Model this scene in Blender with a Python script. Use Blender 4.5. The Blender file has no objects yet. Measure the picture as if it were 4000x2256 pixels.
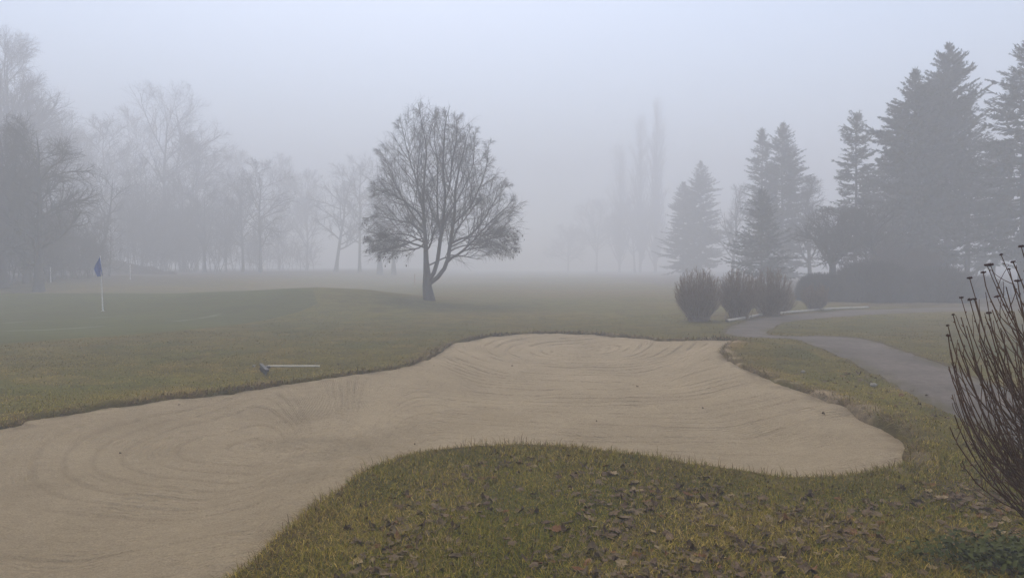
import bpy, math, random
import numpy as np
from mathutils import Vector, Matrix

scene = bpy.context.scene
COL = scene.collection
RNG = np.random.default_rng(7)

# ------------------------------------------------------------------ camera model
F, CX, CY = 2856.0, 2000.0, 1128.0          # photograph's focal length and centre in its own pixels
EYE = np.array([0.0, 0.0, 1.7])
PITCH = math.atan(88.0 / F)
SP, CP = math.sin(PITCH), math.cos(PITCH)

def ray(px, py):
    a, b = (px - CX) / F, -(py - CY) / F
    return np.array([a, CP + SP * b, -SP + CP * b])

def at(px, py, Y):
    """point seen at a pixel of the photograph, Y metres ahead"""
    d = ray(px, py)
    return EYE + d * (Y / d[1])

# ------------------------------------------------------------------ small numpy helpers
def sstep(a, b, x):
    t = np.clip((x - a) / (b - a), 0, 1)
    return t * t * (3 - 2 * t)

_perm = np.random.default_rng(3).random((256, 256))
def vnoise(x, y):
    xi, yi = np.floor(x).astype(int), np.floor(y).astype(int)
    fx, fy = x - xi, y - yi
    fx, fy = fx * fx * (3 - 2 * fx), fy * fy * (3 - 2 * fy)
    g = lambda i, j: _perm[i & 255, j & 255]
    return (g(xi, yi) * (1 - fx) + g(xi + 1, yi) * fx) * (1 - fy) + (g(xi, yi + 1) * (1 - fx) + g(xi + 1, yi + 1) * fx) * fy

def fbm(x, y, n=4):
    s, a, t = 0, 1.0, 0
    for i in range(n):
        s = s + a * vnoise(x * 2 ** i + 17.3 * i, y * 2 ** i + 9.1 * i)
        t += a; a *= .5
    return s / t

def norm(v):
    return v / np.maximum(np.linalg.norm(v, axis=-1, keepdims=True), 1e-9)

def smooth_curve(pts, n):
    """Catmull-Rom through pts, resampled to n points evenly by length"""
    p = np.asarray(pts, float)
    q = np.vstack([2 * p[0] - p[1], p, 2 * p[-1] - p[-2]])
    out = []
    for i in range(1, len(q) - 2):
        t = np.linspace(0, 1, 12, endpoint=False)[:, None]
        a, b, c, d = q[i - 1], q[i], q[i + 1], q[i + 2]
        out.append(.5 * ((2 * b) + (c - a) * t + (2 * a - 5 * b + 4 * c - d) * t ** 2 + (3 * b - a - 3 * c + d) * t ** 3))
    o = np.vstack(out + [p[-1:]])
    s = np.r_[0, np.cumsum(np.linalg.norm(np.diff(o, axis=0), axis=1))]
    u = np.linspace(0, s[-1], n)
    return np.stack([np.interp(u, s, o[:, k]) for k in range(o.shape[1])], 1)

# ------------------------------------------------------------------ the ground's shape
def H(x, y):
    x, y = np.asarray(x, float), np.asarray(y, float)
    h = 0.05 * (fbm(x * .35 + 5, y * .35, 3) - .5) + .25 * (fbm(x * .05, y * .05 + 3, 2) - .5) * sstep(14, 40, y)
    # back of the putting green: it tilts up to a ridge, then drops
    A = np.interp(x, [-34, -24, -16, -12.5, -9.3, -7.0, -5.0, -3.2, -1.5], [.40, .44, .42, .54, .72, .60, .34, .12, 0])
    h = h + A * sstep(23, 34, y) * (1 - sstep(34.5, 43, y))
    # the bank with the boundary stakes and the wood on it
    B = np.interp(x, [-50, -30, -24, -17, -12], [1.05, 1.0, .8, .35, 0])
    r = np.hypot(x * .35, y)
    h = h + B * (0.65 * sstep(40, 47, r) + .35 * sstep(47, 57, r))
    # the grass hump between bunker and footpath
    h = h + .16 * np.exp(-((x - 4.6) / 1.5) ** 2 - ((y - 15.2) / 2.0) ** 2)
    return h

def gp(px, py, dz=0.0):
    """where the line of sight through a pixel meets the ground"""
    d = ray(px, py)
    Y = np.geomspace(1.5, 260, 4000)
    P = EYE + d * (Y / d[1])[:, None]
    g = P[:, 2] - (H(P[:, 0], P[:, 1]) + dz)
    i = np.argmax(g < 0) if (g < 0).any() else len(Y) - 1
    return P[i]

# ------------------------------------------------------------------ mesh builders
def mesh_np(name, V, quads=None, tris=None, mat=None, cols=None, smooth=True, attrs=None):
    me = bpy.data.meshes.new(name)
    V = np.asarray(V, np.float32)
    quads = np.zeros((0, 4), int) if quads is None else np.asarray(quads)
    tris = np.zeros((0, 3), int) if tris is None else np.asarray(tris)
    me.vertices.add(len(V)); me.vertices.foreach_set('co', V.ravel())
    nl = quads.size + tris.size
    me.loops.add(nl)
    me.loops.foreach_set('vertex_index', np.r_[quads.ravel(), tris.ravel()].astype(np.int32))
    me.polygons.add(len(quads) + len(tris))
    st = np.r_[np.arange(len(quads)) * 4, quads.size + np.arange(len(tris)) * 3].astype(np.int32)
    me.polygons.foreach_set('loop_start', st)
    me.polygons.foreach_set('use_smooth', np.full(len(st), smooth))
    if cols is not None:
        a = me.color_attributes.new('tint', 'FLOAT_COLOR', 'POINT')
        a.data.foreach_set('color', np.c_[cols, np.ones(len(V))].astype(np.float32).ravel())
    for k, v in (attrs or {}).items():
        a = me.attributes.new(k, 'FLOAT', 'POINT'); a.data.foreach_set('value', np.asarray(v, np.float32))
    me.update(calc_edges=True)
    if mat is not None: me.materials.append(mat)
    return me

def link(name, me, parent=None, loc=None):
    o = bpy.data.objects.new(name, me); COL.objects.link(o)
    if parent is not None:
        o.parent = parent
    if loc is not None: o.location = loc
    return o

def tag(o, label=None, cat=None, group=None, kind=None):
    for k, v in (('label', label), ('category', cat), ('group', group), ('kind', kind)):
        if v: o[k] = v
    return o

def thing(name, loc, label, cat, group=None):
    o = bpy.data.objects.new(name, None); COL.objects.link(o)
    o.location = [float(v) for v in loc]; o.empty_display_size = .2
    return tag(o, label, cat, group)

class Geo:
    """collects batches of vertices and faces into one mesh"""
    def __init__(s): s.V, s.Q, s.T, s.C, s.n = [], [], [], [], 0
    def add(s, V, Q=None, T=None, C=None):
        V = np.asarray(V, float).reshape(-1, 3)
        if Q is not None: s.Q.append(np.asarray(Q).reshape(-1, 4) + s.n)
        if T is not None: s.T.append(np.asarray(T).reshape(-1, 3) + s.n)
        s.V.append(V); s.n += len(V)
        if C is not None: s.C.append(np.broadcast_to(C, V.shape))
    def tubes(s, P, R, n=3, cap=True):
        P, R = np.asarray(P, float), np.asarray(R, float)
        if P.ndim == 2: P, R = P[None], R[None]
        B, k, _ = P.shape
        if B == 0: return
        t = np.empty_like(P); t[:, 1:-1] = P[:, 2:] - P[:, :-2]; t[:, 0] = P[:, 1] - P[:, 0]; t[:, -1] = P[:, -1] - P[:, -2]
        t = norm(t)
        m = norm(t.mean(1))
        ref = np.where((np.abs(m[:, 2:]) < .8), np.array([[0, 0, 1.]]), np.array([[1., 0, 0]]))[:, None]
        u = norm(np.cross(t, np.broadcast_to(ref, t.shape))); v = np.cross(t, u)
        a = np.arange(n) * 2 * np.pi / n
        ring = P[:, :, None] + R[:, :, None, None] * (u[:, :, None] * np.cos(a)[:, None] + v[:, :, None] * np.sin(a)[:, None])
        idx = np.arange(B * k * n).reshape(B, k, n)
        j = np.roll(np.arange(n), -1)
        q = np.stack([idx[:, :-1, :], idx[:, :-1][:, :, j], idx[:, 1:][:, :, j], idx[:, 1:, :]], -1)
        s.add(ring.reshape(-1, 3), Q=q.reshape(-1, 4))
    def mesh(s, name, mat, smooth=True):
        V = np.vstack(s.V)
        return mesh_np(name, V, np.vstack(s.Q) if s.Q else None, np.vstack(s.T) if s.T else None, mat,
                       np.vstack(s.C) if s.C else None, smooth)

def grow(rng, S, D, L, k, trop, noise):
    N = len(S); P = np.zeros((N, k, 3)); P[:, 0] = S; d = norm(D); st = (np.asarray(L) / (k - 1))[:, None]
    trop = np.asarray(trop, float)
    for i in range(1, k):
        d = norm(d + trop + rng.normal(0, noise, (N, 3)))
        P[:, i] = P[:, i - 1] + d * st
    return P

def spawn(rng, P, m, t0, t1, ang, asd, bias=(0, 0, 0)):
    B, k, _ = P.shape
    t = t0 + (t1 - t0) * (np.arange(m)[None] + rng.random((B, m))) / m
    f = t * (k - 1); i = np.clip(f.astype(int), 0, k - 2); w = (f - i)[..., None]
    b = np.arange(B)[:, None]
    pos = P[b, i] * (1 - w) + P[b, i + 1] * w
    tan = norm(P[b, i + 1] - P[b, i])
    pr = rng.normal(0, 1, tan.shape) + np.asarray(bias)
    pr = norm(pr - (pr * tan).sum(-1, keepdims=True) * tan)
    a = np.radians(rng.normal(ang, asd, t.shape))[..., None]
    D = tan * np.cos(a) + pr * np.sin(a)
    return pos.reshape(-1, 3), D.reshape(-1, 3), t.ravel(), np.repeat(np.arange(B), m)

def branch_level(rng, P, R, m, t0, t1, ang, asd, lens, k, trop, noise, rr, rmin, env=None, bias=(0, 0, 0), tip=.45):
    S, D, t, par = spawn(rng, P, m, t0, t1, ang, asd, bias)
    L = lens(t, par) * rng.uniform(.65, 1.25, len(t))
    kk = P.shape[1]
    rp = np.stack([np.interp(t[par == b] * (kk - 1), np.arange(kk), R[b]) for b in range(len(P))]).ravel() if len(P) < 400 else R[par, np.clip((t * (kk - 1)).round().astype(int), 0, kk - 1)]
    st = rng.bit_generator.state
    for it in range(4):
        rng.bit_generator.state = st
        Q = grow(rng, S, D, L, k, trop, noise)
        if env is None: break
        out = ~env(Q[:, -1])
        if not out.any(): break
        L = np.where(out, L * .62, L)
    r0 = np.maximum(np.minimum(rp * rr, .9 * rp + rmin), rmin)
    RR = r0[:, None] * np.linspace(1, tip, k)[None]
    return Q, np.maximum(RR, rmin * .6)

# ------------------------------------------------------------------ materials
def material(name):
    m = bpy.data.materials.new(name); m.use_nodes = True
    nt = m.node_tree; nt.nodes.clear()
    out = nt.nodes.new('ShaderNodeOutputMaterial')
    b = nt.nodes.new('ShaderNodeBsdfPrincipled'); nt.links.new(b.outputs[0], out.inputs[0])
    return m, nt, b

def N(nt, kind, **kw):
    n = nt.nodes.new('ShaderNode' + kind)
    for k, v in kw.items():
        if k in n.inputs.keys(): n.inputs[k].default_value = v
        else: setattr(n, k, v)
    return n

def simple(name, c1, c2, scale=6.0, rough=.8, bump=.3, spec=.2, stretch=(1, 1, 1), bscale=None):
    """two colours mixed by a noise, with a fine relief"""
    m, nt, b = material(name)
    tc = N(nt, 'TexCoord'); mp = N(nt, 'Mapping'); mp.inputs['Scale'].default_value = stretch
    nt.links.new(tc.outputs['Object'], mp.inputs[0])
    no = N(nt, 'TexNoise', Scale=scale, Detail=5.0, Roughness=.65); nt.links.new(mp.outputs[0], no.inputs['Vector'])
    rp = N(nt, 'ValToRGB'); nt.links.new(no.outputs[0], rp.inputs[0])
    e = rp.color_ramp.elements; e[0].position, e[1].position = .3, .7
    e[0].color, e[1].color = (*c1, 1), (*c2, 1)
    nt.links.new(rp.outputs[0], b.inputs['Base Color'])
    b.inputs['Roughness'].default_value = rough; b.inputs['Specular IOR Level'].default_value = spec
    if bump:
        n2 = N(nt, 'TexNoise', Scale=bscale or scale * 6, Detail=4.0); nt.links.new(mp.outputs[0], n2.inputs['Vector'])
        bp = N(nt, 'Bump', Strength=bump, Distance=.02); nt.links.new(n2.outputs[0], bp.inputs['Height']); nt.links.new(bp.outputs[0], b.inputs['Normal'])
    return m

def tinted(name, rough=.85, scales=(1.3, 9.0, 60.0), amount=.5, bump=.6, spec=.04, bscale=70.0, bdist=.02):
    """colour from the mesh's own tint, broken up by noises"""
    m, nt, b = material(name)
    at_ = N(nt, 'Attribute', attribute_name='tint')
    tc = N(nt, 'TexCoord')
    cur = at_.outputs['Color']
    for i, sc in enumerate(scales):
        no = N(nt, 'TexNoise', Scale=sc, Detail=4.0, Roughness=.6); nt.links.new(tc.outputs['Object'], no.inputs['Vector'])
        mr = N(nt, 'MapRange'); mr.inputs[1].default_value, mr.inputs[2].default_value = .25, .75
        mr.inputs[3].default_value, mr.inputs[4].default_value = 1 - amount, 1 + amount
        nt.links.new(no.outputs[0], mr.inputs[0])
        mx = N(nt, 'Mix', data_type='RGBA', blend_type='MULTIPLY'); mx.inputs[0].default_value = 1
        nt.links.new(cur, mx.inputs[6]); nt.links.new(mr.outputs[0], mx.inputs[7]); cur = mx.outputs[2]
    nt.links.new(cur, b.inputs['Base Color'])
    b.inputs['Roughness'].default_value = rough; b.inputs['Specular IOR Level'].default_value = spec
    n2 = N(nt, 'TexNoise', Scale=bscale, Detail=4.0); nt.links.new(tc.outputs['Object'], n2.inputs['Vector'])
    bp = N(nt, 'Bump', Strength=bump, Distance=bdist); nt.links.new(n2.outputs[0], bp.inputs['Height']); nt.links.new(bp.outputs[0], b.inputs['Normal'])
    return m

M_lawn = tinted('lawn turf', amount=.42)
M_green = tinted('mown green', amount=.20, scales=(.35, 2.2, 18.0), bump=.25, bscale=120)
M_blade = None
def blade_material(name, trans=.35):
    m, nt, b = material(name)
    a = N(nt, 'Attribute', attribute_name='tint'); nt.links.new(a.outputs['Color'], b.inputs['Base Color'])
    b.inputs['Roughness'].default_value = .8; b.inputs['Specular IOR Level'].default_value = .05
    return m
M_blade = blade_material('grass blades')

def sand_material():
    m, nt, b = material('raked sand')
    tc = N(nt, 'TexCoord')
    n1 = N(nt, 'TexNoise', Scale=.9, Detail=4.0); nt.links.new(tc.outputs['Object'], n1.inputs['Vector'])
    n2 = N(nt, 'TexNoise', Scale=75.0, Detail=4.0, Roughness=.7); nt.links.new(tc.outputs['Object'], n2.inputs['Vector'])
    rp = N(nt, 'ValToRGB'); e = rp.color_ramp.elements; e[0].position, e[1].position = .3, .7
    e[0].color, e[1].color = (.350, .268, .160, 1), (.416, .322, .197, 1)
    nt.links.new(n1.outputs[0], rp.inputs[0])
    mr = N(nt, 'MapRange'); mr.inputs[1].default_value, mr.inputs[2].default_value, mr.inputs[3].default_value, mr.inputs[4].default_value = .3, .7, .74, 1.24
    nt.links.new(n2.outputs[0], mr.inputs[0])
    at_ = N(nt, 'Attribute', attribute_name='tint')
    mx0 = N(nt, 'Mix', data_type='RGBA', blend_type='MULTIPLY'); mx0.inputs[0].default_value = 1
    nt.links.new(rp.outputs[0], mx0.inputs[6]); nt.links.new(at_.outputs['Color'], mx0.inputs[7])
    mx = N(nt, 'Mix', data_type='RGBA', blend_type='MULTIPLY'); mx.inputs[0].default_value = 1
    nt.links.new(mx0.outputs[2], mx.inputs[6]); nt.links.new(mr.outputs[0], mx.inputs[7])
    nt.links.new(mx.outputs[2], b.inputs['Base Color'])
    b.inputs['Roughness'].default_value = .95; b.inputs['Specular IOR Level'].default_value = .1
    # relief: damp lumpy grains, then the tine grooves along the rake's passes
    mp = N(nt, 'Mapping'); mp.inputs['Scale'].default_value = (1, 1.5, 1); nt.links.new(tc.outputs['Object'], mp.inputs[0])
    g1 = N(nt, 'TexNoise', Scale=30.0, Detail=5.0, Roughness=.7); nt.links.new(mp.outputs[0], g1.inputs['Vector'])
    b1 = N(nt, 'Bump', Strength=1.0, Distance=.06); nt.links.new(g1.outputs[0], b1.inputs['Height'])
    ra = N(nt, 'Attribute', attribute_name='rake')
    w = N(nt, 'Math', operation='MULTIPLY'); w.inputs[1].default_value = 2 * math.pi / .0625; nt.links.new(ra.outputs['Fac'], w.inputs[0])
    sn = N(nt, 'Math', operation='SINE'); nt.links.new(w.outputs[0], sn.inputs[0])
    ms = N(nt, 'TexNoise', Scale=1.4, Detail=2.0); nt.links.new(tc.outputs['Object'], ms.inputs['Vector'])
    mm = N(nt, 'MapRange'); mm.inputs[1].default_value, mm.inputs[2].default_value = .48, .68; nt.links.new(ms.outputs[0], mm.inputs[0])
    sm = N(nt, 'Math', operation='MULTIPLY'); nt.links.new(sn.outputs[0], sm.inputs[0]); nt.links.new(mm.outputs[0], sm.inputs[1])
    b2 = N(nt, 'Bump', Strength=.6, Distance=.012); nt.links.new(sm.outputs[0], b2.inputs['Height']); nt.links.new(b1.outputs[0], b2.inputs['Normal'])
    nt.links.new(b2.outputs[0], b.inputs['Normal'])
    return m
M_sand = sand_material()
M_path = tinted('gravel footpath', amount=.24, scales=(.8, 6.0, 45.0), bump=.5, bscale=110, bdist=.01)
M_bark = simple('grey bark', (.035, .032, .030), (.075, .068, .062), 9, bump=.6, stretch=(1, 1, .25))
M_twig = simple('bare twigs', (.035, .030, .027), (.062, .052, .045), 3, bump=0)
M_twig_pale = simple('pale bare twigs', (.075, .065, .055), (.12, .10, .085), 3, bump=0)
M_needle = simple('dark conifer needles', (.012, .020, .015), (.030, .042, .028), 1.2, bump=0, rough=.7)
M_needle2 = simple('blue green conifer needles', (.018, .028, .025), (.038, .052, .042), 1.0, bump=0, rough=.7)
M_shrub = simple('brown shrub stems', (.16, .115, .080), (.26, .19, .135), 5, bump=0)
M_shrub_dk = simple('dark shrub twigs', (.060, .052, .048), (.10, .086, .078), 3, bump=0)
M_shrub_red = simple('reddish shrub twigs', (.060, .040, .036), (.10, .066, .056), 3, bump=0)
M_stem = simple('red brown stems', (.078, .040, .025), (.165, .095, .060), 14, bump=.25, rough=.7, spec=.10)
M_head = simple('dried flower heads', (.040, .018, .015), (.095, .042, .034), 30, bump=.4)
M_deadleaf = simple('clinging dead leaves', (.040, .028, .022), (.075, .05, .038), 3, bump=0)
M_white = simple('white painted pole', (.70, .69, .64), (.80, .79, .75), 5, rough=.4, bump=.05)
M_flag = simple('blue flag cloth', (.02, .075, .30), (.035, .115, .42), 4, rough=.8, bump=.1)
M_cup = simple('white hole cup', (.55, .55, .52), (.7, .7, .68), 8, bump=0)
M_alu = simple('pale rake handle', (.46, .41, .31), (.60, .54, .42), 6, rough=.45, bump=.05)
M_rake = simple('grey rake head', (.085, .082, .08), (.15, .145, .14), 8, rough=.8, bump=.1, spec=.05)
M_log = simple('weathered pale pole', (.33, .29, .23), (.52, .48, .41), 10, bump=.5, stretch=(.3, 1, 1))
M_conc = simple('pale concrete', (.36, .35, .33), (.46, .45, .42), 4, bump=.3)
M_stone = simple('pale stone', (.20, .18, .15), (.30, .27, .23), 14, bump=.5)
M_ivy = simple('dark ivy leaves', (.026, .032, .005), (.062, .068, .010), 9, rough=.6, bump=0, spec=.06)
LEAFC = {'dark brown': ((.058, .036, .024), (.105, .066, .044)), 'grey brown': ((.095, .068, .046), (.155, .114, .080)),
         'russet': ((.115, .050, .022), (.170, .080, .036)), 'pale tan': ((.180, .132, .080), (.270, .205, .130)),
         'dull brown': ((.095, .064, .046), (.160, .110, .082))}
M_leaf = {k: simple(k + ' dead leaf', (a[0] * .95, a[1] * .90, a[2] * .68), (b[0] * 1.1, b[1] * 1.04, b[2] * .82), 30, rough=.75, bump=.5, spec=.12) for k, (a, b) in LEAFC.items()}

# ------------------------------------------------------------------ bunker outline (seen edges unprojected onto the ground)
S_ = 4000 / 2576
back = [(0, 1098), (60, 1080), (165, 1060), (290, 1033), (345, 1032), (420, 1018), (520, 1006), (640, 990), (760, 975), (880, 956), (1000, 940),
        (1060, 921), (1100, 893), (1140, 873), (1200, 858), (1300, 849), (1400, 846), (1500, 849), (1600, 859), (1660, 866), (1760, 866), (1846, 865),
        (1822, 880), (1816, 898), (1832, 917), (1880, 945), (1950, 975), (2050, 1005), (2130, 1035), (2200, 1062), (2258, 1090)]
front = [(2296, 1128), (2300, 1150), (2270, 1175), (2190, 1193), (2100, 1203), (2000, 1204), (1900, 1197), (1830, 1189), (1760, 1177), (1700, 1166),
         (1640, 1155), (1560, 1145), (1480, 1135), (1400, 1130), (1300, 1126), (1200, 1128), (1140, 1132), (1060, 1143), (1000, 1160), (940, 1180),
         (890, 1205), (850, 1240), (800, 1280), (740, 1330), (690, 1370), (650, 1400), (575, 1453)]
pw = [gp(x * S_, y * S_, -.09)[:2] for x, y in back] + [gp(x * S_, y * S_, .0)[:2] for x, y in front]
pw += [(-2.0, 3.0), (-3.2, 2.1), (-6.5, 2.0), (-8.3, 3.6), (-7.9, 5.6), (-6.6, 6.7)]
pw = np.array(pw)
closed = np.vstack([pw[-3:], pw, pw[:3]])
cv = smooth_curve(closed, 620)
i0 = np.argmin(np.linalg.norm(cv[:310] - pw[0], axis=1)); i1 = 310 + np.argmin(np.linalg.norm(cv[310:] - pw[0], axis=1))
poly = cv[i0:i1]
_n = norm(np.roll(poly, -1, 0) - np.roll(poly, 1, 0)); _n = np.stack([_n[:, 1], -_n[:, 0]], 1)
_d = np.linalg.norm(poly, axis=1)
poly = poly + _n * ((fbm(poly[:, 0] * 2.2, poly[:, 1] * 2.2, 3) - .5) * .14)[:, None]

def poly_dist(P, poly):
    """signed distance, positive outside"""
    out = np.empty(len(P)); A = poly; B = np.roll(poly, -1, 0); D = B - A; dd = (D * D).sum(1)
    for s in range(0, len(P), 8000):
        p = P[s:s + 8000][:, None]
        t = np.clip(((p - A) * D).sum(-1) / dd, 0, 1)
        q = A + t[..., None] * D
        d = np.sqrt(((p - q) ** 2).sum(-1)).min(1)
        c = ((A[:, 1] > p[..., 1]) != (B[:, 1] > p[..., 1])) & (p[..., 0] < D[:, 0] * (p[..., 1] - A[:, 1]) / np.where(np.abs(D[:, 1]) < 1e-9, 1e-9, D[:, 1]) + A[:, 0])
        out[s:s + 8000] = np.where(c.sum(1) % 2 == 1, -d, d)
    return out

class Raster:
    """a distance field sampled once on a grid, then looked up"""
    def __init__(s, f, lo, hi, st, far):
        s.lo, s.st, s.far = np.array(lo), st, far
        s.nx, s.ny = int((hi[0] - lo[0]) / st) + 1, int((hi[1] - lo[1]) / st) + 1
        gx, gy = np.meshgrid(lo[0] + np.arange(s.nx) * st, lo[1] + np.arange(s.ny) * st)
        s.g = f(np.c_[gx.ravel(), gy.ravel()]).reshape(s.ny, s.nx)
    def __call__(s, x, y):
        x, y = np.asarray(x, float), np.asarray(y, float)
        u, v = (x - s.lo[0]) / s.st, (y - s.lo[1]) / s.st
        ok = (u >= 0) & (v >= 0) & (u < s.nx - 1) & (v < s.ny - 1)
        u, v = np.clip(u, 0, s.nx - 1.001), np.clip(v, 0, s.ny - 1.001)
        i, j = u.astype(int), v.astype(int); fu, fv = u - i, v - j; g = s.g
        d = (g[j, i] * (1 - fu) + g[j, i + 1] * fu) * (1 - fv) + (g[j + 1, i] * (1 - fu) + g[j + 1, i + 1] * fu) * fv
        return np.where(ok, np.minimum(d, s.far), s.far)
_pl = poly[::2]
bunker_d = Raster(lambda P: poly_dist(P, _pl), poly.min(0) - 2, poly.max(0) + 2, .06, 2.0)

# path edges
p_out = [(4300, 1960), (3900, 1712), (3700, 1605), (3602, 1566), (3485, 1499), (3347, 1424), (3190, 1354), (3096, 1324), (3000, 1320), (2900, 1315), (2848, 1305), (2838, 1290),
         (2866, 1270), (2935, 1247), (3053, 1230), (3210, 1218), (3367, 1209), (3700, 1198), (4200, 1190)]
p_in = [(4350, 1640), (3850, 1490), (3700, 1425), (3622, 1401), (3524, 1366), (3425, 1332), (3328, 1315), (3190, 1310), (3080, 1312), (3015, 1308), (3000, 1303), (2998, 1296),
        (3012, 1286), (3053, 1262), (3120, 1250), (3190, 1244), (3367, 1230), (3700, 1216), (4200, 1208)]
# beside the camera the path runs on, out of frame
po = np.vstack([[(3.0, -26), (2.6, -9), (3.2, -1), (3.75, 2.6)], [gp(*p)[:2] for p in p_out]]); pi_ = np.vstack([[(5.0, -26), (4.7, -9), (5.2, -1), (5.9, 3.6)], [gp(*p)[:2] for p in p_in]])
def cr_same(p, per):
    p = np.asarray(p, float); q = np.vstack([2 * p[0] - p[1], p, 2 * p[-1] - p[-2]]); out = []
    for i in range(1, len(q) - 2):
        t = np.linspace(0, 1, per, endpoint=False)[:, None]; a, b, c, d = q[i - 1], q[i], q[i + 1], q[i + 2]
        out.append(.5 * ((2 * b) + (c - a) * t + (2 * a - 5 * b + 4 * c - d) * t ** 2 + (3 * b - a - 3 * c + d) * t ** 3))
    return np.vstack(out + [p[-1:]])
eo, ei = cr_same(po, 14), cr_same(pi_, 14)
eo = eo + .15 * (fbm(eo[:, :1] * 2.6, eo[:, 1:] * 2.6, 3) - .5) * 2; ei = ei + .15 * (fbm(ei[:, :1] * 2.7 + 4, ei[:, 1:] * 2.7, 3) - .5) * 2
path_mid = .5 * (eo + ei); path_half = .5 * np.linalg.norm(eo - ei, axis=1)
path_poly = np.vstack([eo, ei[::-1]])
path_d = Raster(lambda P: poly_dist(P, path_poly[::2]), (1.5, -27), (30, 36), .12, 9.0)

# putting green: near edge and far edge
g_near = np.array([gp(*p)[:2] for p in [(-420, 1372), (-100, 1352), (150, 1335), (400, 1318), (650, 1298), (880, 1276), (1060, 1248), (1180, 1215), (1240, 1185)]])
g_far = np.array([(-30, 35), (-26, 35.5), (-22.5, 35.5), (-19.5, 35.5), (-17, 35.3), (-14.5, 35), (-12, 34.6), (-10.2, 34), (-9.0, 33)], float)
gn, gf = smooth_curve(g_near, 150), smooth_curve(g_far, 150)
green_poly = np.vstack([gn, gf[::-1]])
green_d = Raster(lambda P: poly_dist(P, green_poly[::3]), (-34, 10), (-4, 40), .15, 9.0)

# ------------------------------------------------------------------ turf colours (real colours of the turf, by place)
OLIVE, GREEN, STRAW, BROWN, SOIL = np.array([.102, .082, .014]), np.array([.072, .070, .013]), np.array([.175, .122, .032]), np.array([.105, .066, .026]), np.array([.062, .042, .025])
def turf_colour(x, y, bd, pd):
    n1, n2, n3 = fbm(x * .5, y * .5, 4), fbm(x * 1.7 + 30, y * 1.7, 4), fbm(x * .12 + 9, y * .12, 3)
    lerp = lambda a, b, t: a + (b - a) * t[..., None]
    c = np.broadcast_to(OLIVE, x.shape + (3,)).copy()
    c = lerp(c, GREEN * 1.05, sstep(.42, .62, n1) * .75)
    c = lerp(c, STRAW * .9, sstep(.52, .74, n2) * .55)
    far = sstep(14, 30, y)
    c = lerp(c, np.array([.085, .074, .017]), far * .75)
    c = lerp(c, np.array([.120, .084, .026]), far * sstep(.5, .65, n3) * .6)
    # the fringe of the bunker is dry and brown
    edge = 1 - sstep(.02, .42, bd)
    c = lerp(c, BROWN, edge * (.15 + .75 * sstep(.4, .65, n2)))
    c = lerp(c, STRAW * np.array([.95, .85, .75]), (1 - sstep(.1, 1.6, bd)) * sstep(.45, .7, n1) * .5)
    c = lerp(c, BROWN * .9, (1 - sstep(-.30, -.02, bd)) * .8)
    c = lerp(c, SOIL * 1.25, (1 - sstep(.0, .14, pd)) * .7)
    c = c * (1 - .26 * sstep(8, 13, y) * (1 - sstep(20, 26, y)))[..., None]      # the rough is a darker sward
    spill = (1 - sstep(.03, .36, bd)) * sstep(.54, .66, fbm(x * 3.4 + 11, y * 3.4, 3)) * sstep(1.5, 3.0, x)
    c = lerp(c, np.array([.27, .205, .125]), spill * .7)      # sand splashed over the lip
    # leaf litter: in front of the camera, round the shrubs, below the wood
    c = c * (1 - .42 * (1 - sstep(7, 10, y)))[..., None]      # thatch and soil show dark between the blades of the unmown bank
    nearl = (1 - sstep(5.2, 7.5, y)) * sstep(-1.5, 0.5, x)
    c = lerp(c, SOIL * 1.1, nearl * sstep(.48, .66, n2) * .55)
    bed = sstep(0, 1, 1.25 - np.hypot((x - 9.0) / 3.6, (y - 25.5) / 2.6))
    c = lerp(c, BROWN * .85, bed * (.5 + .4 * n2))
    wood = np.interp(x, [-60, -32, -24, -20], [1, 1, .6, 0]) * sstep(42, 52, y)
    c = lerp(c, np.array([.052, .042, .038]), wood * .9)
    tr = np.exp(-(np.hypot((x + 4.2) / 2.6, (y - 37.3) / 2.4)) ** 2)
    c = lerp(c, BROWN * 1.05, tr * .7)
    wr = sstep(26, 34, y) * sstep(12, 17, x)
    c = lerp(c, SOIL * 1.05, wr * .85)
    return c

# ------------------------------------------------------------------ lawn sheet: a fan of rings round the camera
def build_lawn():
    th = np.radians(np.concatenate([np.linspace(-180, -44, 40, endpoint=False), np.linspace(-44, 44, 760), np.linspace(44, 180, 41)[1:-1]]))
    r = np.concatenate([[.4, .8, 1.2], np.geomspace(1.6, 45, 720), np.geomspace(45, 300, 150)[1:]])
    X = np.outer(r, np.sin(th)); Y = np.outer(r, np.cos(th))
    bd, pd = bunker_d(X, Y), path_d(X, Y)
    Z = H(X, Y)
    Z = Z - .62 * sstep(.0, .16, -bd) + .035 * sstep(.0, .05, bd) * (1 - sstep(.05, .8, bd)) + .02 * (fbm(X * 6, Y * 6, 2) - .5) * (1 - sstep(.2, .7, np.abs(bd)))
    Z = Z - .05 * (1 - sstep(-.12, .02, pd))
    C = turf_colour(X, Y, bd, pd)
    nr, nt_ = X.shape
    V = np.c_[X.ravel(), Y.ravel(), Z.ravel()]
    idx = np.arange(nr * nt_).reshape(nr, nt_); j = np.roll(np.arange(nt_), -1)
    q = np.stack([idx[:-1], idx[1:], idx[1:][:, j], idx[:-1][:, j]], -1)[:, :, ::-1].reshape(-1, 4)
    V = np.vstack([V, [[0, 0, float(H(0, 0))]]]); C = np.vstack([C.reshape(-1, 3), [OLIVE]])
    tri = np.stack([np.full(nt_, len(V) - 1), idx[0], idx[0][j]], -1)[:, ::-1]
    tag(link('grass_ground', mesh_np('grass_ground', V, q, tri, M_lawn, C)), kind='structure')
build_lawn()

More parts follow.
